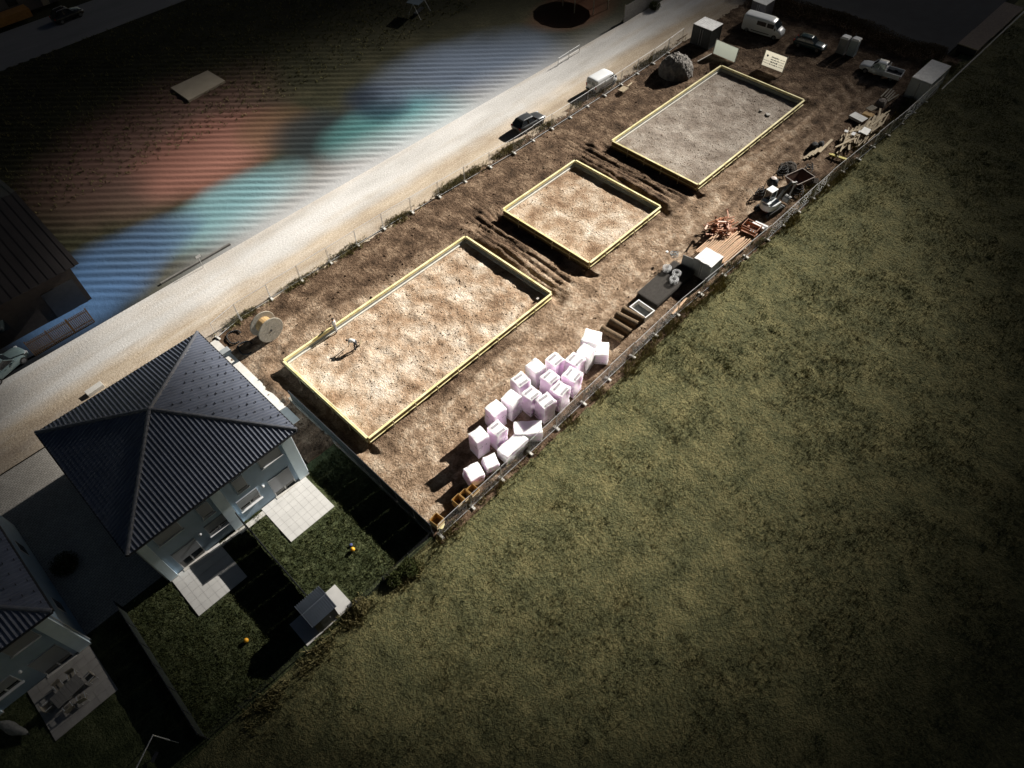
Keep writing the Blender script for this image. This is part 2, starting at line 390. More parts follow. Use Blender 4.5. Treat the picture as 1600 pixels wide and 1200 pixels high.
# gravel road along the site
roadm = soil('pale_gravel_road', [(0.34, (0.24, 0.185, 0.135)), (0.5, (0.42, 0.345, 0.26)), (0.66, (0.60, 0.52, 0.42))], 0.35, 6.0,
             attr='pale', light=[(0.32, (0.40, 0.385, 0.365)), (0.5, (0.55, 0.535, 0.515)), (0.68, (0.66, 0.645, 0.63))], bump=0.6, bdist=0.08, stretch=(0.25, 1, 1))
xs = np.arange(-70, 190, 0.5); ys = np.arange(48.9, 58.61, 0.25)
X, Y = np.meshgrid(xs, ys)
Z = 0.012 + 0.03*fbm(X*.15, Y*2, .9, 64, 3) + 0.06*fbm(X*0.3, Y, 0.6, 61, 3) - 0.04*np.exp(-((Y-52.3)/.4)**2) - 0.04*np.exp(-((Y-54.2)/.4)**2)
Z = Z*sm(0, 0.6, np.minimum(Y-48.9, 58.6-Y)) - 0.03*(np.minimum(Y-48.9, 58.6-Y) < 0.1)
pale = np.clip(sm(52.2, 54.5, Y+1.2*fbm(X, Y, .12, 5, 3))*0.9 + 0.3*fbm(X, Y, .2, 6) + .9*fbm(X*.12, Y*2.2, .5, 7, 4) + .3*fbm(X, Y, .9, 8, 3), 0, 1)
grid_obj('gravel_road', xs, ys, Z, roadm, attrs={'pale': pale})

# meadow on the right
mead = soil('rough_meadow_turf', [(0.34, (0.055, 0.059, 0.030)), (0.46, (0.11, 0.110, 0.054)), (0.56, (0.17, 0.155, 0.073)), (0.68, (0.27, 0.235, 0.112))], 0.5, 5.0, bump=1.0, bdist=0.2, mixb=0.55)
def mead_h(X, Y):
    cl = np.clip(fbm(X, Y, 0.9, 70, 3)*2.6-0.28, 0, 1)*np.clip(0.5+1.5*fbm(X, Y, .12, 75, 2), 0, 1)
    return 0.5*fbm(X, Y, 0.06, 71, 3) + 0.16*fbm(X, Y, 0.5, 72, 4) + 0.26*cl + 0.07*(vnoise(X*3.1, Y*3.1, 73)-.5)
xs = np.arange(-30, 150, 0.22); ys = np.arange(-46, 19.6, 0.22)
X, Y = np.meshgrid(xs, ys)
e = sm(19.6, 17.5, Y)
Z = (mead_h(X, Y)+0.05)*e - 0.05*(1-e) - 0.02
grid_obj('meadow', xs, ys, Z, mead)

def blades(n, xf, zf, h0, h1, wd, per=5, lean=0.5, seed=1):
    r = np.random.default_rng(seed)
    P = xf(r, n); n = len(P)
    z = zf(P[:, 0], P[:, 1])
    C = np.repeat(np.column_stack([P, z]), per, 0); m = len(C)
    C[:, :2] += r.normal(0, wd*2.2, (m, 2))
    a = r.uniform(0, 2*np.pi, m); h = r.uniform(h0, h1, m); l = r.uniform(0, lean, m)*h; b = r.uniform(0, 2*np.pi, m)
    s = np.column_stack([np.cos(a)*wd, np.sin(a)*wd, np.zeros(m)])
    tip = C + np.column_stack([np.cos(b)*l, np.sin(b)*l, h])
    V = np.stack([C-s, C+s, tip], 1).reshape(-1, 3)
    return V, np.arange(len(V)).reshape(-1, 3)
tuftm = soil('meadow_grass_blades', [(0.35, (0.075, 0.082, 0.036)), (0.5, (0.155, 0.148, 0.066)), (0.65, (0.29, 0.245, 0.115))], 0.4, 3.0, bump=0)
def scat(r, n):
    x = r.uniform(-12, 120, n*3); y = r.uniform(-30, 18.6, n*3)
    k = r.uniform(0, 1, n*3) < np.clip(0.30+1.5*fbm(x, y, .35, 81, 3), 0.04, 1)
    return np.column_stack([x[k], y[k]])[:n]
V, T = blades(95000, scat, lambda x, y: mead_h(x, y)*sm(19.6, 17.5, y)-0.03, 0.08, 0.26, 0.024, 5, 0.9, 4)
tri_mesh('meadow_grass', V, T, tuftm, kind='stuff')
drym = soil('dry_verge_grass', [(0.3, (0.09, 0.085, 0.035)), (0.5, (0.19, 0.165, 0.075)), (0.7, (0.33, 0.28, 0.15))], 0.8, 4.0, bump=0)
def verge(r, n):
    x = r.uniform(-6, 104, n); y = 18.9 + r.normal(0, 0.45, n) + 0.25*np.sin(x*.5)
    k = r.uniform(0, 1, n) < np.clip(.35+1.6*fbm(x, y*0, .5, 91, 2), 0.03, 1)
    return np.column_stack([x[k], y[k]])
V, T = blades(9000, verge, lambda x, y: x*0-0.03, 0.2, 0.6, 0.03, 5, 0.7, 6)
tri_mesh('verge_grass', V, T, drym, kind='stuff')
def verge2(r, n):
    x = r.uniform(9, 86, n); y = 49.25 + r.normal(0, 0.3, n)
    k = r.uniform(0, 1, n) < np.clip(.3+1.8*fbm(x, y*0, .3, 93, 2), 0.03, 1)
    return np.column_stack([x[k], y[k]])
V, T = blades(7000, verge2, lambda x, y: x*0, 0.12, 0.42, 0.03, 5, 0.7, 8)
tri_mesh('roadside_grass', V, T, drym, kind='stuff')

# taller weeds standing in loose clumps
def weeds(r, n):
    c = np.column_stack([r.uniform(-6, 110, 520), r.uniform(-24, 17.8, 520)])
    c = c[fbm(c[:, 0], c[:, 1], .09, 88, 2) > -.05]
    k = r.integers(0, len(c), n); s_ = r.uniform(.15, .6, len(c))
    return c[k] + r.normal(0, 1, (n, 2))*s_[k][:, None]
V, T = blades(9000, weeds, lambda x, y: mead_h(x, y)*sm(19.6, 17.5, y)-0.03, 0.06, 0.20, 0.045, 4, 1.4, 14)
tri_mesh('meadow_weeds', V, T, soil('weed_leaves', [(0.35, (0.085, 0.105, 0.05)), (0.5, (0.16, 0.175, 0.085)), (0.65, (0.26, 0.25, 0.13))], 0.8, 3.0, bump=0), kind='stuff')

# lawns of the house gardens
lawnm = soil('clumpy_dark_lawn', [(0.36, (0.03, 0.038, 0.018)), (0.5, (0.065, 0.078, 0.036)), (0.64, (0.13, 0.14, 0.07))], 0.8, 6.0, bump=1.0, bdist=0.2)
xs = np.arange(-34, 11.0, 0.11); ys = np.arange(19.5, 31.6, 0.11)
X, Y = np.meshgrid(xs, ys)
lawn_h = lambda X, Y: 0.13*fbm(X, Y, 1.5, 101, 3, .6) + 0.05*fbm(X, Y, .3, 102, 2) + 0.04*(vnoise(X*5, Y*5, 103)-.5)
Z = lawn_h(X, Y)*sm(0, .7, Y-19.5) - 0.01
grid_obj('lawn', xs, ys, Z, lawnm)
def scl(r, n):
    x = r.uniform(-9, 10.9, n); y = r.uniform(19.9, 31.0, n); k = np.ones(n, bool)
    for a, b, c, d in ((3.2, 7.8, 26.7, 31.2), (-4.5, -.2, 26.9, 31.2), (-.4, 3.9, 19.6, 22.1)):
        k &= ~((x > a) & (x < b) & (y > c) & (y < d))
    return np.column_stack([x[k], y[k]])
V, T = blades(16000, scl, lambda x, y: lawn_h(x, y)-0.01, 0.05, 0.14, 0.025, 4, .9, 9)
tri_mesh('lawn_grass', V, T, soil('lawn_blades', [(0.3, (0.035, 0.046, 0.017)), (0.5, (0.07, 0.08, 0.03)), (0.7, (0.13, 0.13, 0.055))], 0.7, 4, bump=0), kind='stuff')

# pavers left of the house, path along its right side
def pav_extra(n, tc, out, noise, math_):
    br = n.nodes.new('ShaderNodeTexBrick'); br.inputs['Scale'].default_value = 1.0
    br.inputs['Brick Width'].default_value = 0.3; br.inputs['Row Height'].default_value = 0.2; br.inputs['Mortar Size'].default_value = 0.014
    br.inputs['Color1'].default_value = (.9, .9, .9, 1); br.inputs['Color2'].default_value = (1.1, 1.1, 1.1, 1); br.inputs['Mortar'].default_value = (.4, .4, .4, 1)
    n.links.new(tc.outputs['Object'], br.inputs['Vector'])
    mx = n.nodes.new('ShaderNodeMix'); mx.data_type = 'RGBA'; mx.blend_type = 'MULTIPLY'; mx.inputs['Factor'].default_value = 1
    n.links.new(out, mx.inputs['A']); n.links.new(br.outputs['Color'], mx.inputs['B']); return mx.outputs['Result']
pavm = soil('grey_concrete_pavers', [(0.3, (0.32, 0.30, 0.27)), (0.7, (0.46, 0.435, 0.40))], 0.5, 5.0, bump=0.15, extra=pav_extra)
o = MB().bx(-34, 8.2, 31.6, 48.7, -0.3, 0.03).build('paved_yard', pavm); tag(o, kind='structure')
o = MB().bx(8.25, 10.45, 35.6, 48.7, -0.3, 0.05).build('side_path', conclight); tag(o, kind='structure')

# land left of the road: painted pale haze, stripes and tints imitating a coloured blur, turf beyond
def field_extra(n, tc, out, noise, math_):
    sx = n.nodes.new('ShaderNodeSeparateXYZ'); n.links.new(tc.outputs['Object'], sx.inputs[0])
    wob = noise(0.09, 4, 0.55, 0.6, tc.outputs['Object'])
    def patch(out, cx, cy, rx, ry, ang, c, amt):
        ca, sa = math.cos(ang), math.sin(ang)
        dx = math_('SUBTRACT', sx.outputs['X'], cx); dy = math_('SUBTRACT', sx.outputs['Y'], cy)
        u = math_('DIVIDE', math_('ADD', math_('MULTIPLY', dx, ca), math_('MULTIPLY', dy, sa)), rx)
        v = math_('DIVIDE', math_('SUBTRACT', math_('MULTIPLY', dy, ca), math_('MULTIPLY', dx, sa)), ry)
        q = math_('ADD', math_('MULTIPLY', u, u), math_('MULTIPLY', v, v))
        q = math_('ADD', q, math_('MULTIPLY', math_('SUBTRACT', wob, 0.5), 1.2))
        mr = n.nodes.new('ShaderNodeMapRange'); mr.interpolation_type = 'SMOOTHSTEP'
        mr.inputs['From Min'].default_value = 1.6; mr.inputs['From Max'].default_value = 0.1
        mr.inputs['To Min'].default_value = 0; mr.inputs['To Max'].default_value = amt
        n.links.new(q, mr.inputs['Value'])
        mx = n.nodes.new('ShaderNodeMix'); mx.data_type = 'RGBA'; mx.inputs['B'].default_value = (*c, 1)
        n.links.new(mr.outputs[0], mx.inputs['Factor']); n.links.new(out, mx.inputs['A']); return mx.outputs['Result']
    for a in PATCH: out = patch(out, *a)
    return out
def P(px, py): q = g(px, py); return q.x, q.y
PATCH = [(*P(60, 510), 9, 8, 0.3, (0.01, 0.012, 0.016), 0.95),  # added colour patches imitating a coloured blur
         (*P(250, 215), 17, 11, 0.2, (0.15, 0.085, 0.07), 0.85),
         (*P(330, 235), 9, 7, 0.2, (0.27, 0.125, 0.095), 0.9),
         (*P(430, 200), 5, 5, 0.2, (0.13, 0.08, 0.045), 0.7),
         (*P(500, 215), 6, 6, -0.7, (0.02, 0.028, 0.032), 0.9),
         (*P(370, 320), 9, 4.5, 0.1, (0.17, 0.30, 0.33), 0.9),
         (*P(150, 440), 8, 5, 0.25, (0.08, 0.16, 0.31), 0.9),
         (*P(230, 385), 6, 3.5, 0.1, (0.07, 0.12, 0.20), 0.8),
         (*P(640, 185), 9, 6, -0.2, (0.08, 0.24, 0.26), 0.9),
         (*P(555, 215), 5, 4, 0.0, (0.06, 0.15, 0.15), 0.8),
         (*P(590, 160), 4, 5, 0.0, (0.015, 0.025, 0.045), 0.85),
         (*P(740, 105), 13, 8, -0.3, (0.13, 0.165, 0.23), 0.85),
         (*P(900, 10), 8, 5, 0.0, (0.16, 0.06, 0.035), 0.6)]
def haze_mix(n, tc, out, noise, math_):  # mixes the white haze of the blur into the ground colour
    at = n.nodes.new('ShaderNodeAttribute'); at.attribute_name = 'shoulder'
    mx = n.nodes.new('ShaderNodeMix'); mx.data_type = 'RGBA'; mx.inputs['B'].default_value = (0.52, 0.52, 0.53, 1)
    n.links.new(at.outputs['Fac'], mx.inputs['Factor']); n.links.new(out, mx.inputs['A'])
    return mx.outputs['Result']
fieldm = soil('blur_tinted_soil', [(0.3, (0.020, 0.021, 0.012)), (0.5, (0.038, 0.037, 0.021)), (0.7, (0.07, 0.063, 0.036))], 0.25, 3.0,
              bump=0.4, bdist=0.12, extra=lambda n, tc, out, noise, math_: haze_mix(n, tc, field_extra(n, tc, out, noise, math_), noise, math_))
xs = np.concatenate([np.arange(-60, -6, 1.0), np.arange(-6, 100, 0.16), np.arange(100, 171, 1.0)]); ys = np.arange(58.4, 112.2, 0.16)
X, Y = np.meshgrid(xs, ys)
fv = X*math.cos(YAW) + Y*math.sin(YAW)                       # across the furrows
fu = X*math.sin(YAW) - Y*math.cos(YAW)                       # along them
edge_y = 60.6 - 2.2*sm(34, 12, X) - 2.2*sm(48, 72, X) + 3*fbm(X, Y, .06, 111, 3)
plot = sm(104, 84, fv+4*fbm(X, Y, .1, 5, 2))*sm(44, 49, fv)*sm(58.6, 60.5, Y)
Z = 0.02 + 0.10*fbm(X, Y, .12, 112, 3) + plot*0.065*np.sin(fv*2*math.pi/1.12 + 1.6*fbm(fu, fv, .25, 113, 3)) * (0.9+0.9*fbm(X, Y, .2, 117, 2))  # the stripes of the blur, shaped as added furrows
Z = Z*sm(58.4, 59.4, Y) - 0.03*(Y < 58.5)
sh = np.clip(.9*sm(edge_y+5.5, edge_y-4.0, Y)*sm(6, 22, X)*sm(92, 62, X), 0, 1)  # shoulder mask: painted pale haze fading away from the road
grid_obj('added_blur_plot', xs, ys, Z, fieldm, attrs={'shoulder': sh})
V, T = blades(7000, lambda r, n: np.column_stack([r.uniform(0, 80, n), r.uniform(78, 112, n)]), lambda x, y: x*0+0.03, 0.1, 0.3, 0.05, 4, .9, 12)
tri_mesh('turf_grass', V, T, tuftm, kind='stuff')
asph = soil('pale_asphalt', [(0.3, (0.20, 0.195, 0.19)), (0.7, (0.30, 0.29, 0.28))], 0.3, 5.0, bump=0.15, stretch=(.2, 1, 1))
o = MB().bx(-90, 190, 112.0, 122.6, -0.4, 0.05).build('upper_road', asph); tag(o, kind='structure')
o = MB().bx(106, 170, 20.8, 58.0, -0.4, -0.02).build('dark_ground_sheet', M('dark_ground', (0.03, 0.032, 0.037), 0.9, 0.2, .5)); tag(o, kind='structure')  # even near-black ground sheet behind the hedge

# ------------------------------------------------------------------ unseen absorbing layer, added and shaped to darken the edges
CZ, CS = 95.0, 0.20
far = np.array([1400, 950, 700, 560.])
xs = np.concatenate([-far, np.arange(-450, 650, 10.0), [760, 950, 1300, 1800]]); ys = np.concatenate([-far, np.arange(-450, 500, 10.0), far])
X, Y = np.meshgrid(xs, ys)
GX = X - CZ/math.tan(SUN_EL)*math.cos(SUN_AZ); GY = Y - CZ/math.tan(SUN_EL)*math.sin(SUN_AZ)
dx = GX-28; dy = GY-39
tau = (np.where(dx > 0, (dx/55)**2, (dx/34)**2) + np.where(dy > 0, (dy/41)**2, (dy/38.5)**2))**2.1
tau = np.minimum(tau, 4.6)
tau = np.clip(tau*(1+0.35*fbm(X, Y, .02, 121, 3)), 0.0, 5.2)
th = tau*math.sin(SUN_EL)/CS + 0.35
lump = 1.5*fbm(X, Y, .03, 122, 3)
ny, nx = X.shape
top = np.stack([X, Y, CZ+lump+th/2], -1).reshape(-1, 3); bot = np.stack([X, Y, CZ+lump-th/2], -1).reshape(-1, 3)
idx = np.arange(nx*ny).reshape(ny, nx)
q = np.stack([idx[:-1, :-1], idx[:-1, 1:], idx[1:, 1:], idx[1:, :-1]], -1).reshape(-1, 4)
N = nx*ny
rim = np.concatenate([idx[0, :], idx[1:, -1], idx[-1, -2::-1], idx[-2:0:-1, 0]])
rq = [(rim[i]+N, rim[(i+1) % len(rim)]+N, rim[(i+1) % len(rim)], rim[i]) for i in range(len(rim))]
me = bpy.data.meshes.new('added_shade_layer')
me.from_pydata(np.concatenate([top, bot]).tolist(), [], q.tolist() + (q[:, ::-1]+N).tolist() + [tuple(int(i) for i in f) for f in rq])
cm = bpy.data.materials.new('shade_absorber'); cm.use_nodes = True; cn = cm.node_tree; cn.nodes.clear()
va = cn.nodes.new('ShaderNodeVolumeAbsorption'); va.inputs['Density'].default_value = CS; va.inputs['Color'].default_value = (0, 0, 0, 1)
co = cn.nodes.new('ShaderNodeOutputMaterial'); cn.links.new(va.outputs[0], co.inputs['Volume'])
me.materials.append(cm)
cl = bpy.data.objects.new('added_shade_layer', me); col.objects.link(cl)
tag(cl, 'unseen absorbing layer added above the site to darken its edges', 'added_shade_layer', kind='structure')
# ------------------------------------------------------------------ the houses
def roof_plane(mb, a, b, apex, nper=45, course=0.36):
    """one triangular roof plane of corrugated tiles: eave a-b, peak apex"""
    a, b, p = Vector(a), Vector(b), Vector(apex)
    e = b-a; L = e.length; e.normalize()
    foot = a + e*(p-a).dot(e); s = p-foot; S = s.length; s.normalize(); nrm = e.cross(s).normalized()
    uf = (p-a).dot(e); nu = nper*6
    prof = [0.0, 0.0, 0.0, 0.055, 0.085, 0.055]
    ncr = int(S/course)
    for k in range(ncr+1):
        s0, s1 = k*course, min((k+1)*course, S-0.02)
        if s1 <= s0: break
        l0, l1 = uf*s0/S, uf*s1/S; r0, r1 = L-(L-uf)*s0/S, L-(L-uf)*s1/S
        vs = []; us = [L*i/nu for i in range(nu+1)]
        us = [u for u in us if l0 < u < r0]
        for u in [l0]+us+[r0]:
            i = int(round(u/L*nu)) % 6
            h = prof[i]
            vs.append(a+e*u+s*s0+nrm*(h+0.026))
            u1 = min(max(u, l1), r1)
            vs.append(a+e*u1+s*s1+nrm*(h+0.002))
        n = len(vs)//2
        mb.add(vs, [(2*i, 2*i+2, 2*i+3, 2*i+1) for i in range(n-1)])
        # the step under the lower edge of the course
        lo = []
        for i in range(n): lo += [vs[2*i], vs[2*i]-nrm*0.03]
        mb.add(lo, [(2*i+1, 2*i+3, 2*i+2, 2*i) for i in range(n-1)])

def make_house(x0, label, bigroof_window=False):
    """a two-unit house, x0 = left end of its eaves; eaves 13.3 by 13.7 m"""
    h = thing('semi_detached_house', label, 'house', (x0, 30.45, 0))
    W_, D_, ZE, ZA = 13.3, 13.7, 6.2, 9.0
    wx0, wx1, wy0, wy1 = 0.5, 12.75, 0.5, 13.1
    wall = MB(); wall.bx(wx0, wx1, wy0, wy1, 0, 5.98).build('wall', wallgrey, h)
    soff = MB().bx(0.06, W_-0.06, 0.06, D_-0.06, 5.985, 6.12).build('soffit', wallwhite, h)
    rf = MB(); c = [(0, 0, ZE), (W_, 0, ZE), (W_, D_, ZE), (0, D_, ZE)]; ap = (W_/2, D_/2, ZA)
    for i in range(4): roof_plane(rf, c[i], c[(i+1) % 4], ap)
    roof = rf.build('roof', tilemat, h)
    hp = MB()
    for q in c:
        a, b = Vector(q)+Vector((0, 0, .07)), Vector(ap)+Vector((0, 0, .08)); n = 24
        for k in range(n):
            hp.tube(a.lerp(b, k/n), a.lerp(b, (k+1.08)/n), 0.145, 10, 0.12)
    hp.lathe([(0.02, -.06), (0.2, 0.02), (0.17, .12), (0.02, .2)], (ap[0], ap[1], ap[2]+.05), 12)
    hp.build('ridge_cap', capmat, roof, smooth=False)
    # snow guards on the plane above the side path
    sg = MB(); dn = Vector(ap)
    for i in (1,):
        a, b = Vector(c[i]), Vector(c[(i+1) % 4]); e = (b-a).normalized(); mid = (a+b)/2; s = (dn-mid); S = s.length; s.normalize(); nn = e.cross(s)
        for k in range(11):
            t = 0.035+k*0.085; half = (1-t)*W_/2-0.5
            m = int(half*2/1.0)
            for j in range(m):
                q = mid + s*(S*t) + e*(-half+(j+.5*(k % 2))*1.0)
                sg.tube(q+nn*.03, q+nn*.13, 0.03, 5); sg.box(q+nn*.13, (0.05, 0.16, .05))
    sg.build('snow_guard', darkmetal, roof, kind='stuff')
    gt = MB()
    for (a, b) in ((c[0], c[1]), (c[1], c[2]), (c[2], c[3]), (c[3], c[0])):
        a, b = Vector(a), Vector(b); d = (b-a).normalized(); o_ = Vector((d.y, -d.x, 0))*0.05
        gt.tube(a+o_-Vector((0, 0, .05)), b+o_-Vector((0, 0, .05)), 0.075, 8)
    gt.build('gutter', darkmetal, roof)
    for (px, py) in ((wx1+0.08, 0.6), (wx0-0.08, 0.6)):
        dp = MB().path([(px, py, 0.05), (px, py, 5.6), (px+(0.35 if px > 6 else -.35), py-.4, 6.08)], 0.05, 8)
        dp.build('downpipe', galv, h)
    # projecting white fins between and beside the two units
    for (a, b) in ((0.5, 1.12), (5.95, 6.75), (11.9, 12.75)):
        MB().bx(a, b, 0.30, 0.50, 0.12, 5.982).build('pilaster', wallwhite, h)
        MB().bx(a-.02, b+.02, 0.28, 0.5, 0.0, 0.12).build('plinth', concrete, h)
    def window(xa, xb, za, zb, closed, split):
        f = MB(); t = .07; y0, y1 = 0.455, 0.5
        f.bx(xa, xb, y0, y1, zb-t, zb).bx(xa, xb, y0, y1, za, za+t).bx(xa, xa+t, y0, y1, za+t, zb-t).bx(xb-t, xb, y0, y1, za+t, zb-t)
        if split: f.bx((xa+xb)/2-.05, (xa+xb)/2+.05, y0, y1, za+t, zb-t)
        fo = f.build('window', white, h)
        MB().bx(xa+t, xb-t, .475, .498, za+t, zb-t).build('pane', glass, fo)
        MB().bx(xa-.06, xb+.06, .30, .5, za-.06, za-.003).build('sill', white, fo)
        if closed > 0:
            MB().bx(xa+.03, xb-.03, .40, .452, zb-(zb-za)*closed, zb-.01).build('shutter', shutter, fo)
        MB().bx(xa, xb, .41, .5, zb+.003, zb+.2).build('shutter_box', shutter, fo)
    for ox, mir in ((0, 1), (0, -1)):
        X_ = (lambda v: v) if mir == 1 else (lambda v: 13.27-v)
        for (a, b, za, zb, cl, sp) in ((9.85, 11.65, 4.35, 5.6, 1.0, False), (7.6, 8.5, 3.65, 5.05, 0.82, False), (7.1, 8.85, 1.4, 2.6, 0.55, True)):
            xa, xb = sorted((X_(a), X_(b))); window(xa, xb, za, zb, cl, sp)
        xa, xb = sorted((X_(9.75), X_(11.6)))
        f = MB(); y0, y1 = .455, .5
        f.bx(xa, xb, y0, y1, 2.42, 2.5).bx(xa, xa+.08, y0, y1, .12, 2.42).bx(xb-.08, xb, y0, y1, .12, 2.42).bx((xa+xb)/2-.05, (xa+xb)/2+.05, y0, y1, .12, 2.42)
        d = f.build('terrace_door', white, h)
        MB().bx(xa+.08, xb-.08, .475, .498, .12, 2.42).build('pane', glass, d)
        MB().bx(xa+.03, xb-.03, .40, .452, .7 if mir == 1 else 1.15, 2.49).build('shutter', shutter, d)
        MB().bx(xa-.08, xb+.08, .22, .5, .03, .115).build('sill', conclight, d)
        lx = X_(9.3)
        lm = MB().lathe([(0.03, 0), (.1, .02), (.12, .14), (.05, .2)], (lx, .36, 2.42), 10); lm.bx(lx-.04, lx+.04, .4, .5, 2.46, 2.56)
        lm.build('wall_lamp', white, h)
    # openings of the other sides
    for (yy, zz) in ((3.2, 1.3), (9.2, 1.3), (3.2, 3.9), (9.2, 3.9)):
        for xx, sx in ((wx1, 1), (wx0, -1)):
            fo = MB().box((xx+.02*sx, yy, zz+.6), (.05, 1.1, 1.2)).build('window', white, h)
            MB().box((xx+.05*sx, yy, zz+.6), (.02, .94, 1.04)).build('pane', glass, fo)
    for xx in (3.2, 10.1):
        do = MB().box((xx, wy1+.03, 1.1), (1.1, .06, 2.1)).build('front_door', darkmetal, h)
        MB().box((xx+.4, wy1+.09, 1.1), (.04, .05, .3)).build('handle', galv, do)
    if bigroof_window:
        nn = Vector((2.8, 0, 6.65)).normalized(); s = Vector((-6.65, 0, 2.8)).normalized()
        b0 = Vector((W_, 5.2, ZE)) + s*2.1 + nn*.07
        q = [b0, b0+Vector((0, 1.3, 0)), b0+Vector((0, 1.3, 0))+s*1.5, b0+s*1.5]
        sk = MB().plate(q, .1).build('roof_window', darkmetal, roof)
        q2 = [p_+nn*.1+ (sum(q, Vector())/4-p_)*.12 for p_ in q]
        MB().plate(q2, .012).build('pane', glass, sk)
    return h
house = make_house(-4.88, 'pale two-unit house with dark pyramid roof next to the building site')
house2 = make_house(-23.15, 'dim neighbouring house with skylight in its dark roof, cut off by the photo edge', True)

# terraces: rows of light slabs, gaps show the joints
def terrace(label, x0, x1, y0, y1, m, step=0.6):
    t = MB().bx(x0+.03, x1-.03, y0+.03, y1-.03, -.2, .045)
    nx = round((x1-x0)/step); ny = round((y1-y0)/step)
    for i in range(nx):
        for j in range(ny):
            a = x0+(x1-x0)*i/nx; b = y0+(y1-y0)*j/ny
            t.bx(a+.008, a+(x1-x0)/nx-.008, b+.008, b+(y1-y0)/ny-.008, .03, .068+random.uniform(0, .004))
    o = t.build('terrace', m); tag(o, label, 'terrace'); return o
slab = M('light_terrace_slab', (0.60, 0.59, 0.57), 0.85, 0.07, 1.3, rnd=0)
terrace('bright empty slab terrace at the right half of the house', 3.44, 7.5, 26.95, 30.9, slab)
terrace('slab terrace half in shadow at the left half of the house', -4.3, -0.33, 27.05, 30.9, slab)
terrace('dim furnished slab terrace of the neighbouring house', -14.8, -10.55, 26.65, 30.9, M('worn_terrace_slab', (0.36, 0.34, 0.32), 0.9, 0.12, 1.3))
o = MB().bx(1.2, 3.44, 30.25, 30.7, -.1, .05).bx(-.3, 1.2, 30.4, 30.75, -.1, .05).build('gravel_strip', conclight); tag(o, kind='structure')

# divider and boundary fences of the gardens
def privacy_fence(name, label, p0, p1, hh, m, post=2.0, rail=None):
    p0, p1 = Vector((*p0, 0)), Vector((*p1, 0)); L = (p1-p0).length; az = math.atan2(p1.y-p0.y, p1.x-p0.x)
    t = thing(name, label, 'fence', p0, az)
    n = max(1, round(L/post))
    b = MB()
    for k in range(n): b.bx(k*L/n+.05, (k+1)*L/n-.05, -.012, .012, .06, hh-.03)
    b.build('panel', m, t)
    for k in range(n+1): MB().bx(k*L/n-.04, k*L/n+.04, -.04, .04, -.2, hh+.03).build('post', darkmetal, t)
    MB().bx(.04, L-.04, -.025, .025, hh-.028, hh+.012).build('rail', rail or darkmetal, t)
    return t
privacy_fence('garden_screen', 'tall dark screen against the house wall between the two terraces', (1.78, 30.45), (1.78, 28.5), 2.45, greenscreen)
privacy_fence('garden_fence', 'dark fence dividing the two lawns behind the house', (1.78, 28.4), (1.74, 20.4), 1.85, greenscreen)
privacy_fence('garden_fence', 'dark fence on the left edge of the left lawn', (-7.7, 31.4), (-8.1, 19.9), 1.5, greenscreen)
sitefence = privacy_fence('garden_fence', 'fence on the low wall between the sunny lawn and the building site', (11.15, 37.5), (11.15, 19.7), 1.7, greenscreen, 2.0, darkmetal)
kb = MB()
for k in range(18): kb.bx(11.02, 11.32, 19.7+k*1.02, 19.7+k*1.02+1.0, -.3, .22+.03*math.sin(k*2.3))
tag(kb.build('boundary_kerb', M('mossy_concrete', (.20, .19, .16), .95, .35, 2.5, .4, 12)), 'low concrete kerb wall along the foot of the site-side garden fence', 'kerb')
def wire_fence(label, p0, p1, hh):
    p0, p1 = Vector((*p0, 0)), Vector((*p1, 0)); L = (p1-p0).length; az = math.atan2(p1.y-p0.y, p1.x-p0.x)
    t = thing('wire_fence', label, 'fence', p0, az); n = round(L/2.2)
    for k in range(n+1): MB().tube((k*L/n, 0, -.2), (k*L/n, 0, hh), .03, 6).build('post', darkmetal, t)
    w_ = MB()
    for j in range(7): w_.tube((0, 0, .1+j*(hh-.12)/6), (L, 0, .1+j*(hh-.12)/6), .006, 4)
    for k in range(int(L/.2)): w_.tube((k*.2, 0, .1), (k*.2, 0, hh-.02), .004, 4)
    w_.build('wire_mesh', darkmetal, t)
wire_fence('low dark wire fence between the right lawn and the meadow', (11.1, 19.55), (3.9, 19.55), 1.0)
wire_fence('low dark wire fence between the left lawn and the meadow', (-.5, 19.6), (-8.0, 19.7), 1.0)

# garden shed with its slab
tag(MB().bx(-.25, 3.7, 19.85, 21.95, -.2, .07).build('shed_slab', slab), 'rectangular light slab under the garden shed', 'slab')
sh = thing('garden_shed', 'small dark garden shed with ribbed ridge roof at the end of the lawn', 'shed', (1.7, 20.75, .07))
MB().bx(-.85, .85, -.82, .82, 0, 1.95).build('wall', darkmetal, sh)
MB().add([(-.83, -.82, 1.955), (-.83, .82, 1.955), (-.83, 0, 2.3), (.83, -.82, 1.955), (.83, .82, 1.955), (.83, 0, 2.3)], [(0, 1, 2), (3, 5, 4)]).build('gable', darkmetal, sh)
shm = M('blue_grey_shed_roof', (0.22, 0.25, 0.30), 0.45, 0.08, 2, metal=.3)
r_ = MB()
for sg_ in (-1, 1):
    q = [(-1.0, sg_*1.0, 1.93), (1.0, sg_*1.0, 1.93), (1.0, 0, 2.38), (-1.0, 0, 2.38)]
    r_.plate(q if sg_ < 0 else q[::-1], .03)
    for k in range(13):
        x_ = -.97+k*1.94/12
        q = [(x_-.03, sg_*1.0, 1.955), (x_+.03, sg_*1.0, 1.955), (x_+.03, 0, 2.405), (x_-.03, 0, 2.405)]
        r_.plate(q if sg_ < 0 else q[::-1], .08)
r_.build('roof', shm, sh)
MB().tube((-1.02, 0, 2.42), (1.02, 0, 2.42), .05, 8).build('ridge_cap', shm, sh)
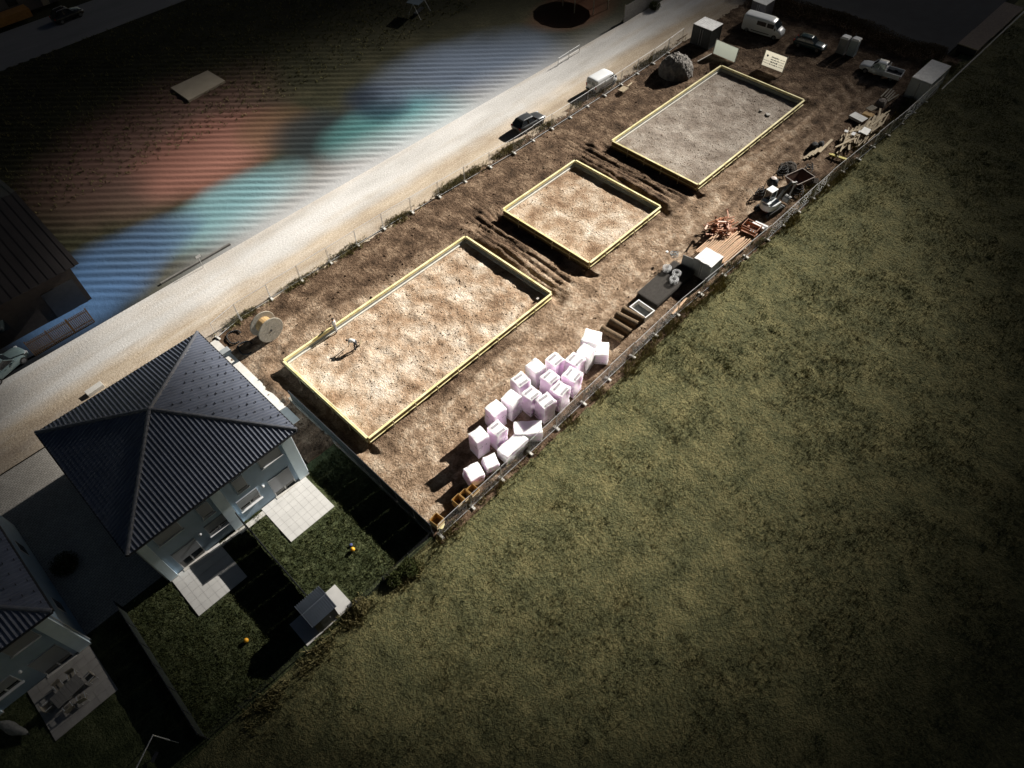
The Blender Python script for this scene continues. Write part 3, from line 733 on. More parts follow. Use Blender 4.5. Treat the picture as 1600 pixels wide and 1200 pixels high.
dd = MB().bx(-.4, .4, -.85, -.825, .05, 1.85).build('door', M('dark_shed_door', (.06, .065, .07), .5), sh)
MB().box((.3, -.87, 1), (.04, .04, .16)).build('handle', galv, dd)

# toys on the lawns
for (px, py, lab) in ((552, 860, 'small orange ball on the sunny right lawn beside a blue toy'), (386, 1002, 'small orange ball on the darker left lawn')):
    q = g(px, py); b = MB(); b.lathe([(.01, .0)]+[(.17*math.sin(math.pi*k/8), .17-.17*math.cos(math.pi*k/8)) for k in range(1, 8)]+[(.01, .34)], (0, 0, 0), 14)
    o = b.build('ball', balloon, smooth=True); o.location = (q.x, q.y, .03); tag(o, lab, 'ball')
q = g(549, 852); o = MB().lathe([(.02, 0), (.11, .01), (.12, .05), (.1, .07), (.02, .06)], (0, 0, 0), 14).build('toy_disc', bluep, smooth=True); o.location = (q.x, q.y, .06)
tag(o, 'small blue toy disc lying in the grass by the orange ball', 'toy')

# neighbouring terrace: table, chairs, folded parasol, plant
def wicker_chair(label, x, y, rz):
    t = thing('garden_chair', label, 'chair', (x, y, .07), rz, 'chairs on the neighbouring terrace')
    MB().bx(-.25, .25, -.25, .25, .40, .45).build('seat', timbergrey, t)
    MB().bx(-.25, .25, .22, .26, .47, .9).build('backrest', timbergrey, t)
    for sx in (-1, 1):
        for sy in (-1, 1): MB().tube((sx*.22, sy*.22, 0), (sx*.22, sy*.22, .398), .018, 6).build('leg', galv, t)
        MB().bx(sx*.25-.025, sx*.25+.025, -.24, .2, .62, .65).build('armrest', galv, t)
tq = g(106, 1080, .75)
tt = thing('garden_table', 'rectangular slatted garden table on the dim terrace', 'table', (tq.x, tq.y, .07), R(8))
for k in range(8): pass
b = MB()
for k in range(9): b.bx(-.95+k*.212, -.95+k*.212+.2, -.5, .5, .70, .74)
b.build('tabletop', M('grey_slat_table', (.22, .21, .2), .7, .1), tt)
for sx in (-1, 1):
    for sy in (-1, 1): MB().bx(sx*.85-.03, sx*.85+.03, sy*.42-.03, sy*.42+.03, 0, .698).build('leg', darkmetal, tt)
wicker_chair('garden chair pushed to the house side of the terrace table', tq.x-.3, tq.y+.85, R(5))
wicker_chair('garden chair nearest the terrace door, right end of the table', tq.x+.6, tq.y+.9, R(-10))
wicker_chair('garden chair turned aside at the right end of the terrace table', tq.x+1.35, tq.y-.1, R(-80))
wicker_chair('garden chair on the lawn side of the terrace table, left', tq.x-.45, tq.y-.9, R(185))
wicker_chair('garden chair on the lawn side of the terrace table, right', tq.x+.4, tq.y-.95, R(170))
wicker_chair('light garden chair at the left end of the terrace table', tq.x-1.4, tq.y+.15, R(95))
q = g(25, 1140)
t = thing('covered_parasol', 'grey folded parasol lying under a loose cover at the photo edge', 'parasol', (q.x, q.y, .02), R(-62))
b = MB(); secs = []
for k in range(9):
    x_ = -1.1+k*.275; r0 = [.12, .22, .3, .34, .33, .3, .25, .2, .1][k]
    secs.append([(x_, r0*math.cos(a)*(1+.2*math.sin(3*a+k)), .36+r0*math.sin(a)*(1+.2*math.cos(4*a+k))) for a in [2*math.pi*i/14 for i in range(14)]])
b.loft(secs); b.build('cover', M('grey_cover_cloth', (.22, .22, .21), .9, .2, 6), t, smooth=True)
MB().tube((-1.5, 0, .36), (1.3, 0, .36), .03, 8).build('pole', darkmetal, t)
q = g(247, 1185)
t = thing('swing_frame', 'dim metal swing frame on the lawn at the lower photo edge', 'swing', (q.x, q.y, 0), R(30))
for sx in (-1, 1):
    for sy in (-1, 1): MB().tube((sx*1.1, sy*.8, 0), (sx*1.0, 0, 2.0), .035, 6).build('leg', galv, t)
MB().tube((-1.05, 0, 2.0), (1.05, 0, 2.0), .04, 6).build('crossbar', galv, t)
MB().bx(-.3, .3, -.12, .12, .5, .53).build('seat', darkmetal, t)
for sx in (-1, 1): MB().tube((sx*.28, 0, .53), (sx*.28, 0, 1.98), .01, 5).build('rope', darkmetal, t)
# ------------------------------------------------------------------ foundations: yellow shuttering round each bed
def frame(label, a, b, c, d, H=.84):
    t = thing('foundation_shuttering', label, 'shuttering', ((a+b)/2, (c+d)/2, 0), 0, 'yellow shuttering frames of the three foundations')
    ox, oy = (a+b)/2, (c+d)/2
    def side(x0, y0, x1, y1, nx_, ny_):
        L = math.hypot(x1-x0, y1-y0); ux, uy = (x1-x0)/L, (y1-y0)/L; n = max(2, round(L/2.5)); bd = MB()
        for k in range(n):
            p0 = (x0+ux*(L*k/n+.006)-ox, y0+uy*(L*k/n+.006)-oy); p1 = (x0+ux*(L*(k+1)/n-.006)-ox, y0+uy*(L*(k+1)/n-.006)-oy)
            j = random.uniform(-.012, .012)
            bd.loft([[(p[0]-nx_*.03, p[1]-ny_*.03, -.45), (p[0]+nx_*.03, p[1]+ny_*.03, -.45), (p[0]+nx_*.03, p[1]+ny_*.03, H+j), (p[0]-nx_*.03, p[1]-ny_*.03, H+j)] for p in (p0, p1)])
            # walers along the outside and the bearing ledge inside
            for z0, z1 in ((.22, .28), (H-.07, H-.002)):
                bd.loft([[(p[0]+nx_*.031, p[1]+ny_*.031, z0), (p[0]+nx_*.17, p[1]+ny_*.17, z0), (p[0]+nx_*.17, p[1]+ny_*.17, z1), (p[0]+nx_*.031, p[1]+ny_*.031, z1)] for p in (p0, p1)])
        o = bd.build('board', yellow, t)
        MB().loft([[(p[0]+nx_*.031, p[1]+ny_*.031, -.45), (p[0]+nx_*.055, p[1]+ny_*.055, -.45), (p[0]+nx_*.055, p[1]+ny_*.055, H-.075), (p[0]+nx_*.031, p[1]+ny_*.031, H-.075)] for p in ((x0-ox, y0-oy), (x1-ox, y1-oy))]).build('shade_plywood', shade_plywood, o)
        ln = MB(); q0 = (x0-ox, y0-oy); q1 = (x1-ox, y1-oy)
        ln.loft([[(p[0]-nx_*.04, p[1]-ny_*.04, .14), (p[0]-nx_*.20, p[1]-ny_*.20, .14), (p[0]-nx_*.20, p[1]-ny_*.20, .36), (p[0]-nx_*.04, p[1]-ny_*.04, .36)] for p in (q0, q1)])
        ln.build('liner', liner, o)
        MB().loft([[(p[0]-nx_*.031, p[1]-ny_*.031, .40), (p[0]-nx_*.05, p[1]-ny_*.05, .40), (p[0]-nx_*.05, p[1]-ny_*.05, .56), (p[0]-nx_*.031, p[1]-ny_*.031, .56)] for p in (q0, q1)]).build('foil_strip', steelgrey, o)
        
        for k in range(n+1):
            p = (x0+ux*L*k/n-ox, y0+uy*L*k/n-oy)
            if 0 < k < n: MB().box((p[0]+nx_*.22, p[1]+ny_*.22, .1), (.07, .07, 1.2)).build('stake', timber, o)
    side(a, c, b, c, 0, -1); side(a, d, b, d, 0, 1); side(a, c+.04, a, d-.04, -1, 0); side(b, c+.04, b, d-.04, 1, 0)
    return t
frame('large yellow shuttering frame where two people work, nearest the house', *FR[0])
frame('smallest yellow shuttering frame, between the two large ones', *FR[1])
frame('yellow shuttering frame farthest from the house, beside the parked vans', *FR[2])
for k, (px, py, s, lab) in enumerate(((840, 466, .28, 'grey block at the right corner of the foundation bed'), (1200, 178, .6, 'pale sheet scrap on the farthest foundation bed'), (1189, 172, .35, 'small pale scrap beside the larger sheet scrap'))):
    q = g(px, py, .4); o = MB().box((0, 0, 0), (s, s*.7, .12)).build('loose_block', concrete, bevel=.01); o.location = (q.x, q.y, .33); o.rotation_euler = (0, .05, k*.8); tag(o, lab, 'block')

# ------------------------------------------------------------------ mobile site fences
def fence_panel(L=3.5, H=2.0):
    t = thing('site_fence_panel', 'x', 'fence panel', (0, 0, 0))
    f = MB(); r = .024
    f.path([(0, 0, .08), (0, 0, H), (L-.1, 0, H), (L-.1, 0, .08)], r, 6); f.tube((0, 0, .13), (L-.1, 0, .13), r, 6)
    f.build('frame', galv, t)
    m = MB()
    for k in range(1, 22): m.tube((k*(L-.1)/22, 0, .13), (k*(L-.1)/22, 0, H), .0035, 3, caps=False)
    for k in range(1, 8): m.tube((0, .004, .13+k*.235), (L-.1, .004, .13+k*.235), .0035, 3, caps=False)
    m.build('wire_mesh', galv, t)
    ft = MB(); ft.loft([[(x, y, z) for x, y in ((-.12*s, -.33*s), (.12*s, -.33*s), (.12*s, .33*s), (-.12*s, .33*s))] for z, s in ((0, 1), (.09, 1), (.14, .85))])
    ft.build('foot', conclight, t); 
    return t
fp = fence_panel()
fp_first = True
def run_fence(pts, label, group):
    global fp_first
    pts = [Vector((p[0], p[1], 0)) for p in pts]
    seg = []
    for a, b in zip(pts[:-1], pts[1:]):
        n = max(1, round((b-a).length/3.5))
        for k in range(n): seg.append((a.lerp(b, k/n), a.lerp(b, (k+1)/n)))
    for a, b in seg:
        o = fp if fp_first else copy_tree(fp)
        fp_first = False
        o.location = a + Vector((0, random.uniform(-.05, .05), .02)); o.rotation_euler = (0, 0, math.atan2(b.y-a.y, b.x-a.x)); o.scale = ((b-a).length/3.5, 1, 1)
        tag(o, label, 'fence panel', group)
run_fence([(10.6, 48.75), (13.4, 49.3), (31, 49.15), (50, 48.35), (66.7, 48.3), (77.2, 48.5), (84.5, 48.95)], 'steel mesh fence panel between the gravel road and the building site', 'fence panels along the gravel road')
run_fence([(11.5, 19.2), (24.7, 19.25), (42.1, 19.45), (57, 18.8), (69.3, 18.75), (86.2, 18.0), (96, 17.9)], 'steel mesh fence panel between the building site and the meadow', 'fence panels along the meadow')

# ------------------------------------------------------------------ insulation packs
pinkm = M('pale_pink_insulation_film', (0.90, 0.77, 0.90), 0.45, 0.05, 1.2, 0.1, 5)
packw = M('white_packing_film', (0.90, 0.88, 0.91), 0.4, 0.03, 1.5, 0.12, 5)
packb = M('blue_tinted_film', (0.42, 0.48, 0.56), 0.35, 0.08, 1.5)
stripe = M('grey_packing_strip', (0.36, 0.34, 0.37), 0.6, 0.05)
ink = M('black_print', (0.03, 0.03, 0.04), 0.7, 0.1)
for m_ in (pinkm, packw):                                       # foam under thin film: light soaks in
    p_ = m_.node_tree.nodes['Principled BSDF']; p_.inputs['Subsurface Weight'].default_value = 0.85
    p_.inputs['Subsurface Radius'].default_value = (1.0, .85, 1.0); p_.inputs['Subsurface Scale'].default_value = 0.45
def pack(label, cx, cy, top, sx, sy, h_, rz, style, tilt=0.0):
    t = thing('insulation_pack', label, 'pack', (cx, cy, .03), rz, 'white and pink film-wrapped insulation packs by the fence')
    if tilt: t.rotation_euler = (tilt, tilt*.7, rz)
    b = MB(); bul = .018
    secs = []
    nz = 9; npl = 4
    ring = []
    for i in range(4):
        ax, ay = ((-1, -1), (1, -1), (1, 1), (-1, 1))[i]; bx_, by_ = ((1, -1), (1, 1), (-1, 1), (-1, -1))[i]
        for k in range(npl): f = k/npl; ring.append((ax+(bx_-ax)*f, ay+(by_-ay)*f))
    for z, s in ((0, .98), (.03, 1), (h_-.06, 1), (h_-.015, .985), (h_, .95)):
        secs.append([(x*sx/2*s+random.gauss(0, .006), y*sy/2*s+random.gauss(0, .006), z) for x, y in ring])
    for k in range(1, nz):
        z = .03+(h_-.09)*k/nz; gap = .985 if k % 2 else 1.005
        secs.insert(1+k, [(x*sx/2*gap+random.gauss(0, .009), y*sy/2*gap+random.gauss(0, .009), z) for x, y in ring])
    b.loft(secs)
    b.v = [(x_+.03*math.sin(3*z_+cx*7+y_*4)*(1 if z_ > .1 else 0), y_+.03*math.sin(2.6*z_+cy*5+x_*4)*(1 if z_ > .1 else 0), z_+(random.gauss(0, .02) if z_ > h_-.05 else 0)) for x_, y_, z_ in b.v]
    # pink sides, white film over the top
    b.m = [0]*len(b.f)
    for fi, f in enumerate(b.f):
        zz = sum(b.v[i][2] for i in f)/len(f)
        if zz > h_-.02: b.m[fi] = 1
    b.build('wrapping', [pinkm if style != 'w' else packw, packw], t, smooth=False)
    if style == 's':
        for yy in (.16, -.42):
            MB().bx(-sx*.32, sx*.32, yy*sy, yy*sy+.17, h_-.03, h_+.04).build('strip', stripe, t)
    if style in 'pw' or style == 's':
        # the row of printed marks on the film
        pr = MB()
        z0 = h_*.16 if style != 'p' else h_*.62
        for k in range(7):
            wv = random.uniform(.04, .13); x_ = -sx*.40+k*sx*.125
            if k == 3: continue
            pr.box((x_, -sy/2-.012, z0+random.uniform(-.03, .03)), (wv, .006, random.uniform(.03, .11)))
            pr.box((-sx/2-.012, -sy*.36+k*sy*.12, z0+random.uniform(-.03, .03)), (.006, wv, random.uniform(.03, .10)))
        pr.build('print', ink, t)
    return t
PK = [(924.6, 524.7, 2.4, 'w', 1.5, 1.5, 20, 'largest plain white pack at the far end of the rows'),
      (941, 543, 1.5, 'w', 1.5, 1.2, 35, 'lower plain white pack at the far end, nearest the brown rolls'),
      (915.6, 546, 2.4, 'w', 1.25, 1.25, 8, 'plain white pack just below the largest one at the far end'),
      (898.8, 561, 2.4, 's', 1.25, 1.3, 6, 'striped-top pack below the white far-end packs, right of the gap'),
      (867, 561, 2.4, 's', 1.25, 1.25, 2, 'striped-top pink pack farthest along the row on the track side'),
      (837, 570.5, 2.4, 'w', 1.25, 1.25, -4, 'plain pink pack on the track side, between two striped-top packs'),
      (894.3, 584, 2.4, 's', 1.25, 1.3, 6, 'striped-top pack on the fence side, farther from the house'),
      (859.4, 589, 2.4, 's', 1.2, 1.25, 0, 'striped-top pink pack in the middle of the cluster'),
      (813.3, 593, 2.4, 's', 1.25, 1.2, -2, 'striped-top pack on the track side, nearer the house than the plain pair'),
      (875, 607, 2.4, 's', 1.25, 1.3, 8, 'striped-top pack with a shaded flank beside the fence'),
      (830, 614, 2.4, 's', 1.2, 1.2, -2, 'striped-top pink pack between the plain pack and the fence pack'),
      (852.6, 625, 2.4, 's', 1.25, 1.25, -3, 'striped-top pack standing over the askew lying pack'),
      (798.6, 620, 2.4, 'w', 1.25, 1.25, 4, 'plain pack with pink flank behind the striped middle row'),
      (774, 637, 2.4, 'p', 1.25, 1.25, -3, 'plain pack with print line at the turn of the track side row'),
      (777, 668, 2.4, 's', 1.2, 1.2, -4, 'striped-top pack left of the askew lying pack'),
      (748, 679, 2.4, 'p', 1.25, 1.25, -3, 'plain pack with a printed line, alone on the track side near the house'),
      (825, 668, 1.25, 'w', 2.3, 1.3, -42, 'low lying pack set askew, half of its top in shadow'),
      (801, 693, 1.25, 'w', 2.4, 1.2, 2, 'long low white pack lying along the fence'),
      (765, 719, 1.15, 'w', 1.1, 1.1, -18, 'small white pack between the long pack and the tilted pack'),
      (738, 735, 1.4, 'p', 1.3, 1.3, -14, 'tilted white pack with black print, nearest the yellow formwork tubes')]
for px, py, zt, st, sx, sy, rz, lab in PK:
    q = g(px, py, zt); zt += random.uniform(-.12, .06); pack(lab, q.x, q.y, zt, sx+random.uniform(-.06, .06), sy+random.uniform(-.06, .06), zt-.03, R(rz+random.uniform(-4, 4)), st, 0.10 if 'tilted' in lab else 0)

# ochre formwork tubes
def form_tube(label, x, y, s, h_, rz):
    t = thing('formwork_tube', label, 'formwork', (x, y, .02), rz, 'open ochre formwork tubes by the fence')
    for i, (cx, cy, dx, dy) in enumerate(((0, -s/2, s, .03), (0, s/2, s, .03), (-s/2, 0, .03, s-.03), (s/2, 0, .03, s-.03))):
        MB().box((cx, cy, h_/2), (dx, dy, h_)).build('side_board', osb, t)
    b = MB()
    for z in (h_*.3, h_*.8):
        for cx, cy, dx, dy in ((0, -s/2-.04, s+.1, .05), (0, s/2+.04, s+.1, .05), (-s/2-.04, 0, .05, s), (s/2+.04, 0, .05, s)): b.box((cx, cy, z), (dx, dy, .07))
    b.build('batten', timber, t)
for (px, py, lab) in ((716.5, 780, 'ochre formwork tube at the house end of the row of three'), (727, 772, 'middle one of the three ochre formwork tubes'), (738, 765, 'ochre formwork tube of the three, against the tilted pack')):
    q = g(px, py, 1.0); form_tube(lab, q.x, q.y, .72, 1.0, R(2))
q = g(682, 811, .8); form_tube('single ochre formwork tube in the corner by the garden fence', q.x, q.y, .75, .8, R(6))
q = g(690, 822, .1); o = MB().box((0, 0, .06), (.5, .35, .1)).build('board_offcut', yellow); o.location = (q.x, q.y, .05); o.rotation_euler[2] = .5; tag(o, 'yellow board offcut on the ground beside the single formwork tube', 'offcut')

# ------------------------------------------------------------------ brown mesh rolls, tub, rebar mats with rings
for k, (px, py, lab, dz) in enumerate(((957, 518, 'brown mesh roll nearest the white packs', 0), (970, 506, 'brown mesh roll, second from the white packs', 0), (980, 495, 'brown mesh roll between its two neighbours and nearer the tub', 0), (990, 488, 'brown mesh roll against the white tub', .05))):
    q = g(px, py, .7); b = MB(); secs = []
    L, r0 = 2.3, .34
    for i in range(13):
        y = -L/2+L*i/12
        secs.append([(r0*math.cos(a)*(1+random.gauss(0, .025)), y+random.gauss(0, .008), r0*math.sin(a)*(1+random.gauss(0, .025))) for a in [2*math.pi*j/16 for j in range(16)]])
    b.loft(secs, caps=False); b.loft([[(x*.55, y, z*.55) for x, y, z in s] for s in secs][::12], caps=False)
    o = b.build('mesh_roll', rollm, smooth=True); o.location = (q.x, q.y, .34+dz); o.rotation_euler[2] = R(3+random.uniform(-5, 5)); tag(o, lab, 'roll', 'rolls of brown mesh')
q = g(1003, 484, .5)
t = thing('mortar_tub', 'open white rectangular tub between the brown rolls and the dark mats', 'tub', (q.x, q.y, .02), R(-3))
sx, sy, hh = 1.25, 1.9, .6
MB().bx(-sx/2+.05, sx/2-.05, -sy/2+.05, sy/2-.05, .06, .12).build('floor', steelgrey, t)
b = MB()
for cx, cy, dx, dy in ((0, -sy/2, sx+.06, .06), (0, sy/2, sx+.06, .06), (-sx/2, 0, .06, sy-.06), (sx/2, 0, .06, sy-.06)): b.box((cx, cy, hh/2), (dx, dy, hh))
b.build('side', M('off_white_tub', (.66, .64, .60), .6, .08), t)
b = MB()
for cx, cy, dx, dy in ((0, -sy/2, sx+.14, .1), (0, sy/2, sx+.14, .1), (-sx/2, 0, .1, sy-.1), (sx/2, 0, .1, sy-.1)): b.box((cx, cy, hh+.025), (dx, dy, .045))
b.build('rim', white, t)

mq = (g(1003, 457, .8), g(1118, 408, .8))
mt = thing('rebar_mat', 'topmost dark steel reinforcement mat on the stack by the grey container', 'steel mat', (0, 0, 0), 0, 'stacked dark reinforcement mats')
b = MB(); LX, LY = 6.0, 2.35
for k in range(41): b.tube((k*.15, 0, 0), (k*.15, LY, 0), .011, 4, caps=False)
for k in range(24): b.tube((0, k*.1+.03, .014), (LX, k*.1+.03, .014), .011, 4, caps=False)
b.build('bars', rebar, mt)
c0 = g(1000, 458, .85)
bx0, by0 = c0.x, g(1033, 470, .85).y
for k in range(26):
    o = mt if k == 0 else copy_tree(mt)
    o.location = (bx0+random.uniform(-.1, .1), by0+random.uniform(-.06, .06), .82-k*.03)
    o.rotation_euler[2] = R(random.uniform(-.5, .5))
    o['label'] = 'topmost dark steel reinforcement mat on the stack by the grey container' if k == 0 else 'dark steel reinforcement mat lying under others in the stack by the grey container'
tag(MB().bx(bx0+.15, bx0+LX-.15, by0+.12, by0+.2, .0, .06).bx(bx0+.15, bx0+LX-.15, by0+LY-.3, by0+LY-.2, 0, .06).build('bearer', timber), 'timber bearers under the stack of dark steel mats', 'bearer')
def ring(label, px, py, r0=.42):
    q = g(px, py, 1.0); t = thing('rebar_ring', label, 'steel ring', (q.x, q.y, .86), 0, 'tied steel rings on the mats')
    b = MB()
    for z in (.0, .16, .32):
        for rr in (r0, r0*.6):
            b.path([(rr*math.cos(2*math.pi*k/16), rr*math.sin(2*math.pi*k/16), z+.03) for k in range(17)], .02, 4)
    b.build('hoops', galv, t)
    c_ = MB()
    for k in range(14):
        a = 2*math.pi*k/14
        c_.path([(r0*math.cos(a), r0*math.sin(a), .03), (r0*math.cos(a), r0*math.sin(a), .36), (r0*.6*math.cos(a), r0*.6*math.sin(a), .36), (r0*.6*math.cos(a), r0*.6*math.sin(a), .03)], .014, 4)
    c_.build('stirrups', galv, t)
ring('steel ring on the mats nearest the meadow fence', 1053, 438)
ring('steel ring on the mats, middle of the three', 1057, 428)
ring('steel ring on the track edge of the mats', 1042, 420)
q = g(1052, 404, .5)
t = thing('coiled_hose', 'untidy grey coil with a white cap beside the grey container', 'hose', (q.x, q.y, .86))
b = MB(); pts = [((.3+.12*math.sin(k*.9))*math.cos(k*.5)*(1.4), (.3+.1*math.cos(k*1.3))*math.sin(k*.5), .05+.012*k) for k in range(36)]
b.path(pts, .035, 6); b.build('coil', steelgrey, t)
MB().lathe([(.02, 0), (.14, .02), (.14, .14), (.02, .17)], (-.2, .75, .1), 12).build('cap', white, t)

# ------------------------------------------------------------------ containers
def container(name, label, x0, x1, y0, y1, h_, body, roofm, ribs='y', door='-x', rib=.3):
    cx, cy = (x0+x1)/2, (y0+y1)/2; L, W_ = x1-x0, y1-y0
    t = thing(name, label, 'container', (cx, cy, .02))
    b = MB(); b.bx(-L/2+.05, L/2-.05, -W_/2+.05, W_/2-.05, .12, h_-.06)
    n = int(L/.24)
    for k in range(n):
        x_ = -L/2+.12+k*(L-.24)/max(1, n-1)
        for s in (-1, 1): b.box((x_, s*(W_/2-.035), h_/2+.02), (.1, .03, h_-.36))
    n = int(W_/.24)
    for k in range(n):
        y_ = -W_/2+.12+k*(W_-.24)/max(1, n-1)
        for s in (-1, 1): b.box((s*(L/2-.035), y_, h_/2+.02), (.03, .1, h_-.36))
    b.build('wall', body, t)
    f = MB()
    for sx in (-1, 1):
        for sy in (-1, 1): f.box((sx*(L/2-.05), sy*(W_/2-.05), h_/2), (.12, .12, h_))
    for sy in (-1, 1):
        for z in (.07, h_-.08): f.box((0, sy*(W_/2-.05), z), (L-.24, .11, .13))
    for sx in (-1, 1):
        for z in (.07, h_-.08): f.box((sx*(L/2-.05), 0, z), (.11, W_-.24, .13))
    f.build('frame', body, t)
    r = MB(); r.bx(-L/2-.02, L/2+.02, -W_/2-.02, W_/2+.02, h_+.003, h_+.03)
    if ribs == 'y':
        n = int(L/rib)
        for k in range(n): r.box((-L/2+(k+.5)*L/n, 0, h_+.055), (rib*.5, W_, .05))
    else:
        n = int(W_/rib)
        for k in range(n): r.box((0, -W_/2+(k+.5)*W_/n, h_+.055), (L, rib*.5, .05))
    r.build('roof', roofm, t)
    dx = -L/2 if door == '-x' else L/2
    s = -1 if door == '-x' else 1
    for k in (-1, 1):
        d = MB().box((dx+s*.02, k*W_*.225, h_/2), (.04, W_*.42, h_-.3)).build('door', body, t)
        MB().tube((dx+s*.07, k*W_*.06, .25), (dx+s*.07, k*W_*.06, h_-.25), .02, 6).build('lock_bar', galv, d)
    return t
# survey of the roofs
def rect(pts, z):
    q = [g(*p, z) for p in pts]; xs_ = [p.x for p in q]; ys_ = [p.y for p in q]; xs_.sort(); ys_.sort()
    return (xs_[0]+xs_[1])/2, (xs_[2]+xs_[3])/2, (ys_[0]+ys_[1])/2, (ys_[2]+ys_[3])/2
x0, x1, y0, y1 = rect([(1084, 403), (1104, 388), (1131, 401), (1112, 418)], 2.0)
ct = container('tool_container', 'grey ribbed tool container with a bright flat roof, beside the orange poles', x0, x1, y0, y1, 2.0, steelgrey, sheetwhite, 'x', '-x', .9)
ld = MB().loft([[(x0-(x0+x1)/2-.05, (y1-y0)/2-.05, z) for z in (.1, 1.9)] + [(x0-(x0+x1)/2-.09, (y1-y0)/2-.05, z) for z in (1.9, .1)], [(x0-(x0+x1)/2-.25, (y1-y0)/2+1.1, z) for z in (.1, 1.9)] + [(x0-(x0+x1)/2-.29, (y1-y0)/2+1.1, z) for z in (1.9, .1)]])
ld.build('open_door', steelgrey, ct)
x0, x1, y0, y1 = rect([(1424, 121), (1457, 94), (1486, 104), (1455, 132)], 2.5)
container('office_container', 'pale grey office container with light roof at the far meadow corner', x0, x1, y0, y1, 2.5, M('pale_blue_grey_sheet', (.34, .36, .39), .6, .1), sheetwhite, 'y', '-x', .22)
x0, x1, y0, y1 = rect([(1085, 38), (1099, 27), (1128, 36), (1115, 50)], 2.6)
container('office_container', 'dark container with ribbed white roof beside the grey mound', x0, x1, y0, y1, 2.6, M('dark_container_sheet', (.05, .055, .06), .6, .2), sheetwhite, 'x', '-x', .3)
x0, x1, y0, y1 = rect([(1176, 3), (1188, -8), (1212, -2), (1200, 8)], 2.6)
container('office_container', 'pale-roofed container behind the white minibus, cut by the top edge', x0, x1, y0, y1, 2.6, M('grey_violet_sheet', (.16, .15, .17), .6, .2), sheetwhite, 'x', '-x', .3)
# portable toilets
def toilet(label, px, py, body):
    q = g(px, py); t = thing('portable_toilet', label, 'portable toilet', (q.x, q.y, .02), R(3), 'portable toilets by the hedge')
    MB().bx(-.52, .52, -.52, .52, .1, 2.05).build('cabin', body, t)
    MB().bx(-.58, .58, -.58, .58, 0, .097).build('skid', darkmetal, t)
    MB().loft([[(x*s, y*s, z) for x, y in ((-.56, -.56), (.56, -.56), (.56, .56), (-.56, .56))] for z, s in ((2.053, 1), (2.12, 1), (2.28, .8))]).build('roof', white, t)
    d = MB().bx(-.555, -.523, -.4, .4, .15, 1.95).build('door', body, t)
    MB().box((-.57, .3, 1.1), (.02, .05, .2)).build('handle', darkmetal, d)
    MB().tube((.4, .4, 2.2), (.4, .4, 2.6), .05, 8).build('vent_pipe', darkmetal, t)
toilet('portable toilet with bright white roof, nearer the pickup', 1329, 86, M('blue_grey_toilet', (.30, .36, .40), .5, .08))
toilet('portable toilet with dull grey cabin, nearer the dark car', 1313, 83, M('grey_toilet', (.20, .21, .22), .5, .1))

# ------------------------------------------------------------------ poles, orange steel
tagp = 'orange tan pole lying in the bundle beside the tool container'
qa, qb = g(1096, 392, .8), g(1165, 356, .8)
npole = 17; wy0, wy1 = g(1133, 413, .7).y, g(1113, 372, .7).y
px0 = g(1118, 395, .7).x - 1.2
for lay in range(2):
    for k in range(npole):
        L = random.uniform(4.4, 5.3); b = MB().tube((0, 0, 0), (L, 0, 0), .062, 8); b.tube((-.02, 0, 0), (.05, 0, 0), .085, 8)
        o = b.build('round_pole', polewood)
        y = 19.75 + k*.20 + random.uniform(-.015, .015)
        o.location = (50.3+random.uniform(-.4, .4), y, .42+lay*.155+.0*k); o.rotation_euler[2] = R(random.uniform(-.6, .6))
        tag(o, tagp, 'pole', 'bundle of orange tan poles')
for xx in (51.2, 54.0): tag(MB().bx(xx, xx+.12, 19.6, 23.1, .02, .34).build('bearer', timber), 'timber bearer under the orange poles, %s end' % ('container' if xx < 52 else 'excavator'), 'bearer')
q = g(1126, 356, .6)
rr = random.Random(5)
for k in range(90):
    L = rr.uniform(.7, 1.6); b = MB().box((0, 0, 0), (L, rr.uniform(.08, .2), .08)); 
    if k % 3 == 0: b.box((L/2-.05, 0, .0), (.06, .26, .2))
    if k % 4 == 0: b.box((-L/2+.05, 0, .0), (.06, .2, .16))
    o = b.build('steel_prop', orange); o.location = (q.x+rr.gauss(0, .7), q.y+rr.gauss(0, .5), .12+.012*k+rr.uniform(0, .1)); o.rotation_euler = (rr.uniform(-.3, .3), rr.uniform(-.35, .35), rr.uniform(-.9, .9))
    tag(o, 'orange steel prop in the tangled pile beside the poles', 'steel prop', 'tangled pile of orange steel props')
def stillage(label, px, py, sx, sy, h_):
    q = g(px, py); t = thing('steel_stillage', label, 'crate', (q.x, q.y, .03), R(4))
    MB().bx(-sx/2, sx/2, -sy/2, sy/2, .12, .17).build('base', orange, t)
    f = MB()
    for sx_ in (-1, 1):
        for sy_ in (-1, 1): f.box((sx_*(sx/2-.03), sy_*(sy/2-.03), h_/2), (.07, .07, h_))
        f.box((sx_*(sx/2-.03), 0, h_-.05), (.05, sy-.13, .06)); f.box((0, sx_*(sy/2-.03), h_-.05), (sx-.13, .05, .06)); f.box((sx_*(sx/2-.03), 0, h_/2), (.03, sy-.13, .3))
    f.build('frame', orange, t)
    for k in range(5): MB().tube((-sx/2+.1, -sy/2+.2+k*.15, .25), (sx/2-.1, -sy/2+.2+k*.15, .28), .05, 6).build('prop', orange if k % 2 else galv, t)
stillage('orange steel stillage of props between the poles and the excavator', 1172, 362, 1.3, 1.7, .9)
for k, (px, py) in enumerate(((1183, 358), (1188, 356))):
    q = g(px, py); o = MB().bx(-.12, .12, -.7, .7, 0, .5).build('pale_board', white); o.location = (q.x, q.y, .03); o.rotation_euler[2] = R(10*k-4); tag(o, 'pale board on edge by the orange stillage, %s the fence' % ('away from' if k == 0 else 'against'), 'board')

